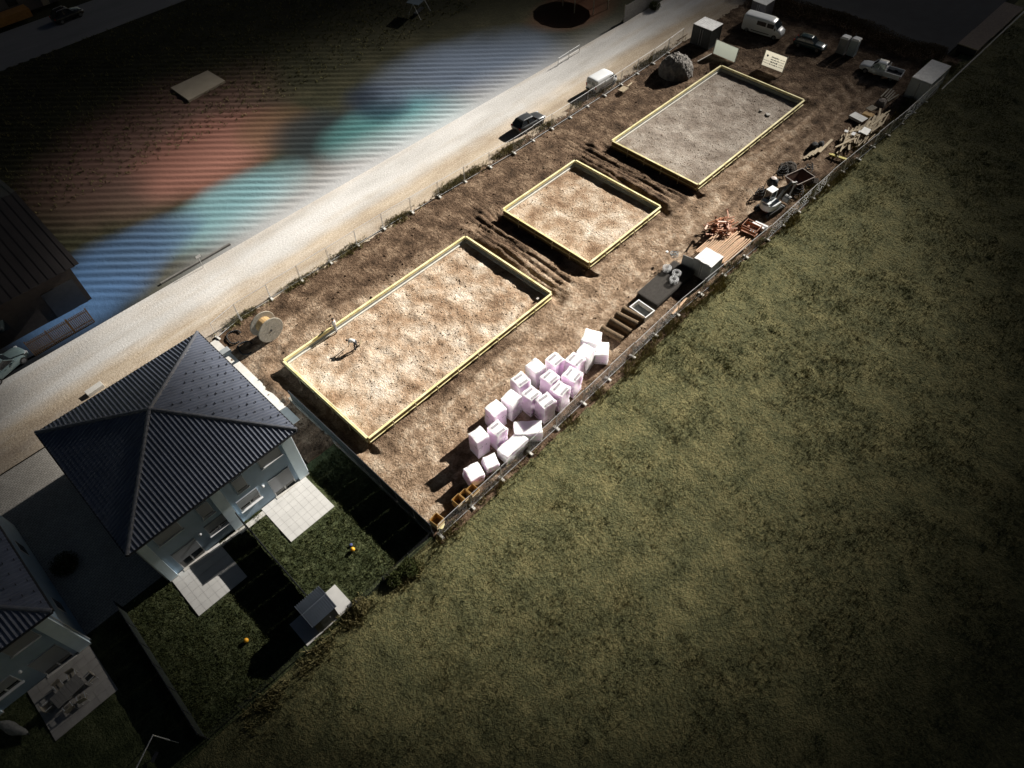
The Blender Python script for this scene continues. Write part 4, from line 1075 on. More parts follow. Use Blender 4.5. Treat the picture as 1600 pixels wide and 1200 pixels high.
# ------------------------------------------------------------------ cable spool
q = g(418, 515, 1.1)
_d = g(401, 497, 1.2)-g(420, 512, 1.2); SPAZ = math.atan2(_d.y, _d.x)-math.pi/2
t = thing('cable_spool', 'large wooden cable spool standing in the upper site corner', 'cable spool', (q.x+.1, q.y+.2, 0), SPAZ)
spw = M('grey_spool_boards', (0.30, 0.27, 0.22), 0.9, 0.2, 5, .3, 25); spe = M('tan_spool_core', (0.42, 0.28, 0.13), .7, .15, 4)
for s in (-1, 1):
    fl = MB(); rd = 1.25
    nbd = 9
    for k in range(nbd):
        z0_, z1_ = -rd+2*rd*k/nbd+.006, -rd+2*rd*(k+1)/nbd-.006
        a0, a1 = math.sqrt(max(.02, rd*rd-z0_*z0_)), math.sqrt(max(.02, rd*rd-z1_*z1_)); zm = (z0_+z1_)/2; am = math.sqrt(rd*rd-zm*zm)
        fl.loft([[(-a0, y, z0_), (a0, y, z0_), (am, y, zm), (a1, y, z1_), (-a1, y, z1_), (-am, y, zm)] for y in (s*.62-.05, s*.62+.05)])
    for v in range(len(fl.v)): fl.v[v] = (fl.v[v][0], fl.v[v][1], fl.v[v][2]+rd)
    f_ = fl.build('flange', spw, t)
    rm = MB(); rm.path([(rd*math.cos(2*math.pi*k/32), s*.62, rd+rd*math.sin(2*math.pi*k/32)) for k in range(33)], .05, 6); rm.build('rim', spw, f_)
    hb = MB().tube((0, s*.66, rd), (0, s*.70, rd), .12, 10); hb.build('hub', darkmetal, f_)
    bl = MB()
    for k in range(6): a = k*math.pi/3; bl.tube((.45*math.cos(a), s*.66, rd+.45*math.sin(a)), (.45*math.cos(a), s*.69, rd+.45*math.sin(a)), .03, 6)
    bl.build('bolts', darkmetal, f_)
cr_ = MB()
for k in range(13): cr_.path([(.72*math.cos(2*math.pi*i/20), -.55+k*.092, 1.25+.72*math.sin(2*math.pi*i/20)) for i in range(21)], .06, 6)
cr_.tube((0, -.56, 1.25), (0, .56, 1.25), .7, 20); cr_.build('drum', spe, t)
for k, (px, py) in enumerate(((366, 528), (384, 545))):
    q = g(px, py); b = MB(); rr = random.Random(k)
    pts = [Vector((math.cos(a*.6)*(.7+.15*math.sin(a)), math.sin(a*.6)*(.8), .06+.02*math.sin(3*a))) for a in [i*.35 for i in range(24)]]
    o = b.path(pts, .07, 6).build('black_hose', rubber, smooth=True); o.location = (q.x, q.y, .05); tag(o, 'black corrugated hose coiled on the earth, %s' % ('close to the road fence' if k == 0 else 'between the spool and the house path'), 'hose')
q = g(352, 552); o = MB().bx(-.5, .5, -.35, .35, 0, .25).bx(-.45, .45, -.3, .3, .25, .27).build('site_box', steelgrey, bevel=.02); o.location = (q.x, q.y, .05); tag(o, 'grey lidded box on the path at the roof corner', 'box')
# ------------------------------------------------------------------ vehicles (local +x is forwards)
def wheel(mbp, parent, x, y, r, w_):
    s = 1 if y > 0 else -1
    wv = MB().tube((x, y-s*w_*.5, r), (x, y+s*w_*.5, r), r, 18).build('wheel', rubber, parent)
    rim = MB().tube((x, y+s*(w_*.5+.003), r), (x, y+s*(w_*.5+.02), r), r*.62, 14)
    for k in range(5):
        a = 2*math.pi*k/5; rim.box((x+r*.33*math.cos(a), y+s*(w_*.5+.03), r+r*.33*math.sin(a)), (.06, .02, .06))
    rim.build('rim', rimm, wv)
def sec(x, zb, zt, w_, crown=.03, sh=.1):
    h = [(w_*.86, zb), (w_*.97, zb+.1), (w_, zb+(zt-zb)*.55), (w_*.97, zt-sh), (w_*.88, zt-.015), (w_*.5, zt+crown*.7), (0, zt+crown)]
    return [(x, y, z) for y, z in h] + [(x, -y, z) for y, z in h[-2::-1]]
def car_parts(t, L, W_, H, paint, hood, deck, ws, rs, suv=False):
    """hood, deck: x of windscreen base and rear-window base; ws, rs: x of windscreen top and rear-window top"""
    hw = W_/2; zs = H*.60
    b = MB()
    st = [(-L/2, .42, zs*.80, hw*.74), (-L/2+.08, .30, zs*.93, hw*.88), (-L/2+.3, .22, zs*.99, hw*.96), (-L/2+.9, .2, zs, hw), (0, .2, zs, hw), (hood-.1, .2, zs*1.0, hw), (hood+.25, .2, zs*.97, hw*.99),
          (L/2-.55, .22, zs*.89, hw*.95), (L/2-.2, .25, zs*.8, hw*.86), (L/2-.04, .32, zs*.66, hw*.72), (L/2, .4, zs*.55, hw*.6)]
    b.loft([sec(*s) for s in st]); body = b.build('body', paint, t, smooth=True)
    def cs(x, z, w_): return [(x, w_, z), (x, -w_, z)]
    # glasshouse: windscreen, side and rear glass as one dark band, with pillars of paint over it
    zt = H-.07
    q = lambda x, y, z: Vector((x, y, z))
    A = [q(hood+.1, hw*.84, zs-.02), q(hood+.1, -hw*.84, zs-.02), q(deck, -hw*.86, zs-.02), q(deck, hw*.86, zs-.02)]
    Bq = [q(ws, hw*.66, zt), q(ws, -hw*.66, zt), q(rs, -hw*.67, zt), q(rs, hw*.67, zt)]
    gl = MB().loft([A, Bq]).build('windows', glass, t)
    for a, c in zip(A, Bq): MB().tube(a, c, .045, 6).build('pillar', paint, t)
    xm = (ws+rs)/2
    for s in (-1, 1): MB().tube((xm+.05, s*hw*.86, zs-.02), (xm, s*hw*.675, zt), .04, 6).build('pillar', paint, t)
    rf = MB(); secs = []
    for x_, dz, ww in ((ws+.05, -.025, .62), (ws-.12, .0, .68), (xm, .05, .69), (rs+.12, .01, .69), (rs-.05, -.02, .64)):
        h = [(hw*ww, zt+dz-.03), (hw*ww*.9, zt+dz+.03), (hw*ww*.5, zt+dz+.055), (0, zt+dz+.06)]
        secs.append([(x_, y, z) for y, z in h]+[(x_, -y, z) for y, z in h[-2::-1]])
    rf.loft(secs).build('roof', paint, t, smooth=True)
    if suv:
        for s in (-1, 1): MB().path([(ws-.1, s*hw*.6, zt+.03), (ws-.2, s*hw*.6, zt+.11), (rs+.2, s*hw*.6, zt+.11), (rs+.1, s*hw*.6, zt+.03)], .02, 6).build('roof_rail', galv, t)
    for s in (-1, 1):
        MB().box((L/2-.22, s*hw*.66, zs*.72), (.26, .32, .13), rz=-s*.45).build('headlight', lampglass, t)
        MB().box((-L/2+.10, s*hw*.74, zs*.86), (.12, .26, .2), rz=s*.3).build('tail_light', lampred, t)
        m = MB(); m.box((hood-.1, s*(hw+.09), zs+.08), (.1, .2, .14)); m.build('mirror', paint, t)
        for k, dx in enumerate((.35, -.6)): MB().box((xm+dx, s*(hw+.004), zs*.86), (.18, .02, .03)).build('door_handle', plastic, t)
    MB().box((L/2-.03, 0, .42), (.06, W_*.5, .16)).build('grille', plastic, t)
    for x_ in (L/2-.85, -L/2+.85):
        for s in (-1, 1): wheel(None, t, x_, s*(hw-.10), .33, .22)
def car(name, label, x, y, rz, L, W_, H, paint, suv=False):
    t = thing(name, label, 'car', (x, y, .04), rz)
    car_parts(t, L, W_, H, paint, L*.17, -L*.44, L*.04, -L*.33, suv); return t
def van(label, x, y, rz, L, W_, H, sidewin, name='panel_van'):
    t = thing(name, label, 'van', (x, y, .04), rz); hw = W_/2; zh = H*.58
    b = MB(); st = [(-L/2, .35, H-.08, hw*.93), (-L/2+.1, .25, H-.02, hw*.98), (-L/2+.4, .22, H, hw), (L*.08, .22, H, hw), (L*.18, .22, H-.03, hw), (L*.25, .22, H-.12, hw*.99),
                    (L*.385, .22, zh, hw*.97), (L*.44, .24, zh*.9, hw*.93), (L/2-.1, .27, zh*.77, hw*.84), (L/2, .38, zh*.58, hw*.7)]
    def vs(x_, zb, zt, w_):
        h = [(w_*.9, zb), (w_, zb+.12), (w_, zb+(zt-zb)*.55), (w_*.96, zt-(zt-zb)*.22), (w_*.88, zt-.09), (w_*.78, zt-.015), (w_*.4, zt+.025), (0, zt+.03)]
        return [(x_, y_, z) for y_, z in h]+[(x_, -y_, z) for y_, z in h[-2::-1]]
    b.loft([vs(*s) for s in st]).build('body', carwhite, t, smooth=True)
    # windscreen on the slope between the roof front and the bonnet
    a, c = (L*.265, H-.17), (L*.375, zh+.05)
    MB().plate([(a[0]+.03, hw*.72, a[1]), (a[0]+.03, -hw*.72, a[1]), (c[0]+.03, -hw*.84, c[1]), (c[0]+.03, hw*.84, c[1])], .012).build('windscreen', glass, t)
    for s in (-1, 1):
        def sw(x0_, x1_, z0_, z1_):
            o = [(x0_, s*hw*.985, z0_), (x1_, s*hw*.985, z0_), (x1_, s*hw*.945, z1_), (x0_, s*hw*.945, z1_)]
            return MB().plate(o if s > 0 else o[::-1], -.03 if s > 0 else -.03)
        sw(L*.12, L*.29, zh+.08, H-.32).build('side_window', glass, t)
        if sidewin: sw(-L*.14, L*.09, zh+.08, H-.32).build('side_window', glass, t)
        MB().box((L/2-.17, s*hw*.68, zh*.66), (.22, .3, .2), rz=-s*.5).build('headlight', lampglass, t)
        MB().box((-L/2-.003, s*hw*.86, H*.5), (.04, .14, .42)).build('tail_light', lampred, t)
        MB().box((L*.33, s*(hw+.12), zh+.12), (.12, .22, .26)).build('mirror', plastic, t)
        MB().box((-.1, s*(hw+.004), .55), (L*.46, .03, .09)).build('trim', plastic, t)
        for x_ in (L/2-.85, -L/2+.85): wheel(None, t, x_, s*(hw-.11), .33, .22)
    MB().box((-L/2-.004, 0, H*.52), (.012, .02, H*.62)).build('door_gap', plastic, t)
    for s in (-1, 1): MB().box((-L/2-.006, s*hw*.4, H*.70), (.02, hw*.55, .4)).build('rear_window' if sidewin else 'rear_panel', glass if sidewin else steelgrey, t)
    MB().box((-L/2-.02, 0, .38), (.1, W_*.9, .16)).build('bumper', plastic, t)
    MB().box((L/2-.02, 0, .42), (.08, W_*.55, .16)).build('grille', plastic, t)
    return t
q = g(941, 125, .9)
van('small white panel van parked on the gravel road', q.x, q.y, R(-2), 4.3, 1.8, 1.85, False)
q = g(826, 190, .6)
car('estate_car', 'dark grey car parked on the gravel road', q.x, q.y, R(-3), 4.5, 1.82, 1.5, cardark, True)
q = g(1194, 41, 1.0)
van('white minibus with side windows on the parking ground', q.x, q.y, R(-82), 5.7, 2.1, 2.25, True, 'minibus')
q = g(1266, 68, .6)
car('hatchback_car', 'dark greenish car between the minibus and the portable toilets', q.x, q.y, R(-82), 4.3, 1.8, 1.5, cargreen)
q = g(104, 21, .8)
car('suv_car', 'black car on the pale road in the upper left corner', q.x, q.y, R(4), 4.5, 1.85, 1.65, carblack, True)
q = g(2, 570, .8)
car('estate_car', 'grey teal car cut off by the left photo edge beside the road', q.x, q.y, R(18), 4.4, 1.8, 1.55, carteal)

# pickup with a double cab and an open bed
q = g(1377, 109, .7)
t = thing('pickup_truck', 'white pickup with double cab and open dark bed beside the hedge', 'pickup', (q.x, q.y, .04), R(97))
L, hw = 5.3, .92
b = MB(); b.loft([sec(*s) for s in ((-.55, .3, 1.05, hw), (1.0, .3, 1.05, hw), (1.25, .3, 1.03, hw), (2.1, .32, .97, hw*.96), (2.5, .36, .85, hw*.85), (2.65, .45, .7, hw*.7))])
b.build('body', carwhite, t, smooth=True)
A = [(1.25, hw*.86, 1.03), (1.25, -hw*.86, 1.03), (-.55, -hw*.88, 1.03), (-.55, hw*.88, 1.03)]; Bq = [(.6, hw*.68, 1.68), (.6, -hw*.68, 1.68), (-.45, -hw*.7, 1.68), (-.45, hw*.7, 1.68)]
MB().loft([A, Bq]).build('windows', glass, t)
for a, c in zip(A, Bq): MB().tube(a, c, .05, 6).build('pillar', carwhite, t)
for s in (-1, 1): MB().tube((.3, s*hw*.875, 1.03), (.1, s*hw*.695, 1.68), .04, 6).build('pillar', carwhite, t)
MB().loft([[(x_, y_, z_) for y_, z_ in ((hw*.7, 1.66+d), (hw*.6, 1.73+d), (0, 1.76+d), (-hw*.6, 1.73+d), (-hw*.7, 1.66+d))] for x_, d in ((.65, -.02), (.45, 0), (-.3, .01), (-.5, -.01))]).build('roof', carwhite, t, smooth=True)
bd = MB(); bd.bx(-2.6, -.58, -hw, hw, .45, .62); bd.build('bed_floor', plastic, t)
sd_ = MB()
for s in (-1, 1): sd_.bx(-2.6, -.58, s*hw-.05, s*hw+.05, .45, 1.02)
sd_.bx(-.66, -.58, -hw+.05, hw-.05, .62, 1.02); sd_.build('bed_side', carwhite, t)
tg = MB().bx(-2.66, -2.61, -hw, hw, .48, 1.02).build('tailgate', carwhite, t); MB().box((-2.68, 0, .85), (.02, .25, .06)).build('handle', plastic, tg)
for s in (-1, 1):
    MB().path([(-.75, s*hw*.85, 1.02), (-.75, s*hw*.8, 1.6), (-.75, 0, 1.62)], .03, 6).build('roll_bar', galv, t)
    MB().box((2.42, s*hw*.62, .78), (.25, .3, .16), rz=-s*.4).build('headlight', lampglass, t)
    MB().box((-2.62, s*hw*.95, .8), (.1, .1, .3)).build('tail_light', lampred, t)
    MB().box((1.05, s*(hw+.12), 1.12), (.12, .2, .2)).build('mirror', plastic, t)
    for x_ in (1.7, -1.65): wheel(None, t, x_, s*(hw-.1), .37, .25)

# ------------------------------------------------------------------ excavator, tipping skip, roller
q = g(1199, 330)
t = thing('mini_excavator', 'white and grey mini excavator with folded boom by the meadow fence', 'excavator', (q.x, q.y, .03), R(-8))
for s in (-1, 1):
    tr = MB(); pr = []
    Lh, rr_ = .95, .30
    for k in range(9): a = -math.pi/2+math.pi*k/8; pr.append((Lh+rr_*math.cos(a), rr_+rr_*math.sin(a)))
    for k in range(9): a = math.pi/2+math.pi*k/8; pr.append((-Lh+rr_*math.cos(a), rr_+rr_*math.sin(a)))
    tr.loft([[(x_, s*.78-.2, z_) for x_, z_ in pr], [(x_, s*.78+.2, z_) for x_, z_ in pr]])
    for k in range(10): tr.box((-.9+k*.2, s*.78, .605), (.08, .4, .03))
    tr.build('track', rubber, t)
MB().bx(-.7, .7, -.57, .57, .3, .62).build('undercarriage', exred, t)
bl_ = MB().loft([[(1.35, y_, .05), (1.5, y_, .05), (1.42, y_, .55), (1.32, y_, .55)] for y_ in (-1.0, 1.0)]); bl_.box((1.15, .4, .3), (.5, .1, .12)); bl_.box((1.15, -.4, .3), (.5, .1, .12))
bl_.build('dozer_blade', exgrey, t)
hs = MB(); prof = [(.75, -.8), (.75, .8), (-.4, .85)]+[(-.4-.75*math.sin(math.pi*k/8), .85*math.cos(math.pi*k/8)) for k in range(1, 8)]+[(-.4, -.85)]
hs.loft([[(x_*s, y_*s, z_) for x_, y_ in prof] for z_, s in ((.66, .96), (.75, 1), (1.25, 1), (1.36, .94))]); hs.build('upper_body', exwhite, t, bevel=.02)
MB().bx(-.9, -.3, -.4, .55, 1.365, 1.5).build('engine_cover', exwhite, t)
cb = MB()
for x_, y_ in ((-.3, .02), (.68, .02), (.68, .78), (-.3, .78)): cb.tube((x_, y_, 1.36), (x_*.92, y_, 2.42), .04, 6)
cab = cb.build('cab_frame', exwhite, t)
MB().bx(-.27, .64, .06, .75, 1.36, 2.4).build('cab_glass', glass, cab)
MB().bx(-.34, .72, -.02, .82, 2.425, 2.52).build('cab_roof', white, cab, bevel=.03)
bo = MB(); P_ = [Vector((.7, -.25, 1.05)), Vector((1.35, -.3, 2.2)), Vector((2.2, -.35, 2.75)), Vector((3.0, -.4, 2.45))]
for a, c, r0, r1 in ((P_[0], P_[1], .16, .19), (P_[1], P_[2], .19, .17), (P_[2], P_[3], .17, .12)): bo.tube(a, c, r0, 4, r1)
bo.build('boom', exgrey, t)
MB().tube((.8, -.25, .95), (1.7, -.32, 2.2), .06, 8).build('boom_cylinder', galv, t)
MB().tube(P_[3]+Vector((.1, 0, .1)), (2.75, -.4, .95), .13, 4, .09).build('stick', exgrey, t)
MB().tube((2.2, -.35, 2.95), (3.05, -.4, 2.3), .05, 8).build('stick_cylinder', galv, t)
bu = MB(); pr = [(2.75+.42*math.cos(a)*1.0-.2, .55+.42*math.sin(a)) for a in [math.pi*(.35+1.15*k/8) for k in range(9)]]
bu.loft([[(x_, y_, z_) for x_, z_ in pr]+[(x_*.96+.11, y_, z_*.9+.05) for x_, z_ in pr[::-1]] for y_ in (-.75, -.05)])
for y_ in (-.74, -.06): bu.add([(x_, y_, z_) for x_, z_ in pr], [tuple(range(len(pr)))])
bu.build('bucket', exgrey, t)
q = g(1246, 283, .5)
t = thing('tipping_skip', 'brown tipping skip behind the excavator boom', 'skip', (q.x, q.y, .03), R(-14))
b = MB(); w0, w1 = .55, .95
lo = [(-.9, -.6, .2), (.7, -.6, .2), (.7, .6, .2), (-.9, .6, .2)]; hi = [(-1.25, -.95, 1.05), (1.5, -.95, 1.0), (1.5, .95, 1.0), (-1.25, .95, 1.05)]
b.loft([lo, hi], caps=False); b.add(lo, [(0, 1, 2, 3)])
b.loft([[(p[0]*.95, p[1]*.94, p[2]+.05) for p in lo], [(p[0]*.96, p[1]*.95, p[2]) for p in hi]], caps=False); b.add([(p[0]*.95, p[1]*.94, p[2]+.05) for p in lo], [(3, 2, 1, 0)])
b.build('tray', rust, t)
MB().path([(p[0]*.98, p[1]*.975, p[2]) for p in hi]+[(hi[0][0]*.98, hi[0][1]*.975, hi[0][2])], .045, 6).build('rim', M('pale_worn_steel', (.35, .3, .27), .6, .2), t)
MB().bx(-.8, .6, -.55, .55, .0, .17).build('base', darkmetal, t)
q = g(1206, 288, .5)
t = thing('concrete_mixer', 'dark upright mixer drum with pale lid behind the excavator cab', 'mixer', (q.x, q.y, .03))
MB().lathe([(.3, .25), (.55, .45), (.58, .9), (.35, 1.25), (.3, 1.27)], (0, 0, 0), 16).build('drum', darkmetal, t, smooth=True)
MB().lathe([(.28, 1.28), (.3, 1.31), (.05, 1.36)], (0, 0, 0), 14).build('lid', M('pale_rust_lid', (.5, .42, .38), .6, .2), t)
f = MB()
for s in (-1, 1): f.path([(-.5, s*.6, .02), (0, s*.62, .75), (.5, s*.6, .02)], .035, 6)
f.tube((0, -.62, .75), (0, .62, .75), .03, 6); f.build('stand', darkmetal, t)
MB().box((.75, 0, .4), (.4, .4, .5)).build('motor_box', steelgrey, t)

for k, (px, py, s_, lab) in enumerate(((1222, 272, .75, 'black hose coil between the mixer drum and the brown skip'), (1262, 268, .6, 'black hose coil behind the brown skip'), (1246, 303, .7, 'black hose coil in front of the brown skip by the fence'), (1186, 305, .55, 'black hose coil on the track side of the excavator cab'))):
    q = g(px, py); b = MB()
    b.path([Vector((s_*(1-.012*i)*math.cos(i*.45), s_*.85*(1-.012*i)*math.sin(i*.45), .08+.02*i+.03*math.sin(i*1.7))) for i in range(44)], .055, 6)
    o = b.build('black_hose', rubber, smooth=True); o.location = (q.x, q.y, .03); tag(o, lab, 'hose')
for k, (px, py, s_) in enumerate(((1232, 262, 1.1), (1270, 286, .8))):
    q = g(px, py); b = MB(); rk = random.Random(60+k); rg = [2*math.pi*i/18 for i in range(18)]
    b.loft([[(s_*f_*math.cos(a)*(1+rk.gauss(0, .1)), s_*.75*f_*math.sin(a)*(1+rk.gauss(0, .1)), z_+rk.gauss(0, .04)) for a in rg] for z_, f_ in ((-.05, 1.1), (.15, 1), (.35, .75), (.5, .45), (.58, .12))])
    o = b.build('dark_earth_heap', M('dark_wet_earth', (.045, .035, .027), .95, .35, 3, .8, 9)); o.location = (q.x, q.y, 0); tag(o, 'dark earth heap %s the brown skip' % ('on the track side of' if k == 0 else 'at the far meadow side of'), 'heap')

# ------------------------------------------------------------------ timber heaps
rr = random.Random(21)
def plank(px, py, L, w_, h_, az, z, m, lab, grp, roll=0):
    q = g(px, py, z); b = MB().box((0, 0, 0), (L, w_, h_)); o = b.build('timber_plank', m); o.location = (q.x, q.y, z); o.rotation_euler = (roll, rr.uniform(-.03, .03), az)
    tag(o, lab, 'plank', grp); return o
heap = 'weathered plank in the jumbled timber heap by the meadow fence'
for k in range(85):
    f = rr.random(); px = 1318+64*f+rr.gauss(0, 3); py = 221-34*f+rr.gauss(0, 6)*(1-.35*f)
    plank(px, py, rr.uniform(1.2, 3.6), rr.uniform(.10, .24), rr.uniform(.04, .09), R(rr.gauss(1, 13)), rr.uniform(.12, .75), timber, heap, 'jumbled timber heap')
for k in range(16):
    plank(1345+rr.gauss(0, 10), 216+rr.gauss(0, 4), rr.uniform(1.8, 3), .09, .07, R(rr.gauss(8, 5)), rr.uniform(.1, .5), timber, 'slim batten in the lower bundle of the timber heap against the fence', 'lower bundle of battens')
plank(1290, 228, 3.2, .3, .12, R(2), .35, timber, 'wide single plank lying between the two timber heaps', None)
plank(1272, 239, 1.6, .28, .08, R(3), .25, timber, 'plank leading from the single wide plank to the small heap', None)
for k in range(5): plank(1262+k*4, 243-k*2, rr.uniform(1.6, 2.1), .25, .07, R(4+rr.uniform(-6, 6)), .15+.06*k, timber, 'light board in the small heap nearest the excavator', 'small heap of light boards')
def pallet(label, px, py, rz, m, z=0, s=1.2):
    q = g(px, py, z+.14); t = thing('wooden_pallet', label, 'pallet', (q.x, q.y, z+.04), rz)
    b = MB()
    for k in range(6): b.bx(-s/2+k*.21, -s/2+k*.21+.15, -.4, .4, .12, .144)
    b.build('deck_board', m, t)
    b = MB()
    for y_ in (-.36, 0, .36): b.bx(-s/2, s/2, y_-.05, y_+.05, 0, .118)
    b.build('runner', m, t); return t
pallet('light wooden pallet on the ground near the white panel van', 974, 139, R(5), timber, .25, 1.25)
plank(984, 132, 1.1, .16, .05, R(8), .25, timber, 'short board sticking out of the pallet near the panel van', None)
q = g(1341, 184, .3); o = MB().bx(-.6, .6, -.9, .9, 0, .3).bx(-.62, .62, -.92, .92, .3, .33).build('sheet_stack', offwhite); o.location = (q.x, q.y, .1); o.rotation_euler[2] = R(-8); tag(o, 'square stack of pale sheets at the upper side of the timber heap', 'sheet stack')
q = g(1357, 178, .3); o = MB().bx(-.45, .45, -.6, .6, 0, .2).bx(-.4, .4, -.5, .5, .2, .24).build('sheet_stack', osb); o.location = (q.x, q.y, .1); tag(o, 'small ochre stack of boards beside the pale sheets', 'board stack')
q = g(1352, 206, .7); o = MB().bx(-.75, .75, -.45, .45, 0, .06).build('pale_sheet', offwhite); o.location = (q.x, q.y, .78); o.rotation_euler = (.1, .05, R(5)); tag(o, 'pale sheet lying on top of the jumbled timber heap', 'sheet')
q = g(1325, 208, .5)
for (px, py, s_) in ((1333, 210, .7), (1322, 206, .45), (1344, 207, .5)):
    q = g(px, py, .7); o = MB().bx(-s_/2, s_/2, -.2, .2, 0, .1).build('pale_offcut', white); o.location = (q.x, q.y, .72); o.rotation_euler[2] = R(8); tag(o, 'pale offcut in the timber heap, %s' % ('largest of three' if s_ == .7 else 'smallest of three' if s_ == .45 else 'just below the pale sheet'), 'offcut')
yb = g(1309, 245, .25)
t = thing('yellow_beam', 'short yellow shuttering beam lying across the fence line', 'beam', (yb.x, yb.y, .2), R(-80))
MB().bx(-1.0, -.06, -.17, .17, 0, .14).bx(.06, 1.0, -.17, .17, 0, .14).build('flange', M('bright_yellow_board', (.62, .52, .10), .6, .1), t)
MB().bx(-.057, .057, -.12, .12, .02, .12).build('joint', darkmetal, t)
for k, (px, py, s_) in enumerate(((1273, 226, .7), (1283, 224, .6), (1378, 158, .9))):
    q = g(px, py, .5); o = MB(); ring_ = [(s_*math.cos(a), s_*.7*math.sin(a)) for a in [2*math.pi*i/12 for i in range(12)]]
    o.loft([[(x_*s+random.gauss(0, .05), y_*s+random.gauss(0, .05), z_) for x_, y_ in ring_] for z_, s in ((0, 1), (.35, .95), (.6, .6), (.7, .2))])
    o = o.build('debris_sack', (M('black_sack', (.03, .03, .032), .8, .2, 4) if k < 2 else M('grey_rubble', (.2, .17, .15), .9, .3, 4, .5)), smooth=False); o.location = (q.x, q.y, .05)
    tag(o, ['black sack beside the small heap of boards, excavator side', 'black sack beside the small heap of boards, heap side', 'grey rubble heap at the foot of the office container'][k], 'sack' if k < 2 else 'rubble heap')
q = g(1388, 152)
for k in range(5):
    o = MB().box((0, 0, 0), (2.4, .14, .08)).build('dark_post', timbergrey); o.location = (q.x+rr.uniform(-.4, .4), q.y-.6+k*.3, .2+.05*k); o.rotation_euler[2] = R(rr.uniform(-8, 8)); tag(o, 'dark post stacked beside the office container', 'post', 'dark posts by the office container')
q = g(1365, 170, .4); pallet('dark pallet above the pale sheets near the office container', 1362, 169, R(-10), timbergrey, .3)
q = g(147, 607, .3); o = MB().bx(-.75, .75, -.3, .3, 0, .35).build('stone_block', conclight, bevel=.02); o.location = (q.x, q.y, .03); o.rotation_euler[2] = R(4); tag(o, 'pale oblong block lying on the road by the roof edge', 'block')
q = g(1062, 478, .15); plank(1062, 478, 2.6, .2, .08, R(5), .15, polewood, 'orange-brown plank at the fence foot below the dark mats', None)

# ------------------------------------------------------------------ grey mound, boards with writing
q = g(1056, 105, .8)
nphi, nr = 90, 36; V = []; F_ = []
for i in range(nr+1):
    f = i/nr
    for j in range(nphi):
        a = 2*math.pi*j/nphi
        rad = 2.35*math.sin(min(1.0, f*1.02)*math.pi/2)**.8
        n1 = 1+.40*float(fbm(np.array(math.cos(a)*2), np.array(math.sin(a)*2+2*f), 1.4, 201, 6, .8))
        z = 2.5*(.55*math.cos(f*math.pi/2)**.9+.45*(1-f)) if f < 1 else -.1
        cr2 = .5*max(0, float(fbm(np.array(a*1.6), np.array(f*.6), 1.0, 207)))*f
        z += .16*(float(vnoise(np.array(a*9*max(f, .15)), np.array(f*16), 209))-.5)
        V.append((rad*n1*math.cos(a)*(1-cr2*.4), rad*n1*math.sin(a)*.95*(1-cr2*.4), z*(1+.45*float(fbm(np.array(math.cos(a)*2*f), np.array(math.sin(a)*2*f), 1.6, 203, 6, .85)))))
for i in range(nr):
    for j in range(nphi): F_.append((i*nphi+j, (i+1)*nphi+j, (i+1)*nphi+(j+1) % nphi, i*nphi+(j+1) % nphi))
F_.append(tuple(range(nphi)))
mo = MB().add(V, F_).build('spoil_mound', M('grey_spoil', (.21, .195, .18), .95, .35, 2.5, 1.0, 9), smooth=True); mo.location = (q.x, q.y, 0)
tag(mo, 'rounded grey mound behind the road fence by the dark container', 'mound')
def board(label, pts, z, m, name, lean=0.0):
    """upright board on two posts: pts = the pixel ends of its lower edge"""
    a, b = g(*pts[0]), g(*pts[1]); az = math.atan2(b.y-a.y, b.x-a.x); L = (b-a).length
    t = thing(name, label, 'sign board', a, az); t.rotation_euler[0] = -lean
    MB().add([(0, 0, z[0]), (L, 0, z[0]), (L, 0, z[1]), (0, 0, z[1])], [(0, 1, 2, 3)]).build('banner', m, t)
    MB().path([(0, .006, z[0]), (L, .006, z[0]), (L, .006, z[1]), (0, .006, z[1]), (0, .006, z[0])], .02, 6).build('frame', galv, t)
    for k in (.06, L-.06): MB().bx(k-.04, k+.04, .022, .10, 0, z[1]+.1).build('post', timbergrey, t)
    return t, L
signw = cloth_sheet('cream_banner_cloth', (0.86, 0.82, 0.68))
t, L = board('cream sign board with lines of dark blue print facing the far foundation', ((1187, 106), (1221, 119)), (.45, 2.35), signw, 'site_sign', R(8))
signink = M('dark_blue_sign_print', (0.03, 0.05, 0.12), 0.6, 0.05); signink2 = M('grey_sign_print', (0.22, 0.23, 0.25), 0.6, 0.05)
rr = random.Random(3)
pr = MB(); p2 = MB()
for row in range(4):
    z0_ = 1.78-row*.3; x_ = L*.36
    while x_ < L*.68:
        wv = rr.uniform(.07, .2); pr.box((x_, -.026, z0_), (wv, .008, .16 if row % 2 == 0 else .12)); x_ += wv+.06
    x_ = L*.74
    while x_ < L*.94:
        wv = rr.uniform(.06, .15); p2.box((x_, -.026, z0_), (wv, .008, .07)); x_ += wv+.05
    x_ = L*.07
    while x_ < L*.3 and row > 1:
        wv = rr.uniform(.06, .15); p2.box((x_, -.026, z0_), (wv, .008, .06)); x_ += wv+.05
pr.lathe([(.01, 0), (.14, 0), (.14, .008), (.01, .008)], (0, 0, 0), 14)
for i in range(len(pr.v)-56, len(pr.v)): vx, vy, vz = pr.v[i]; pr.v[i] = (L*.16+vx, -.03+vz, 1.78+vy)
pr.build('print', signink, t); p2.build('small_print', signink2, t)
board('grey-green board leaning by the dark container behind the far foundation', ((1113, 84), (1148, 99)), (.1, 1.9), cloth_sheet('grey_green_banner', (.48, .52, .45), .6), 'hoarding_board', R(6))
a, b = g(1090, 95, 1), g(1112, 84, 1)
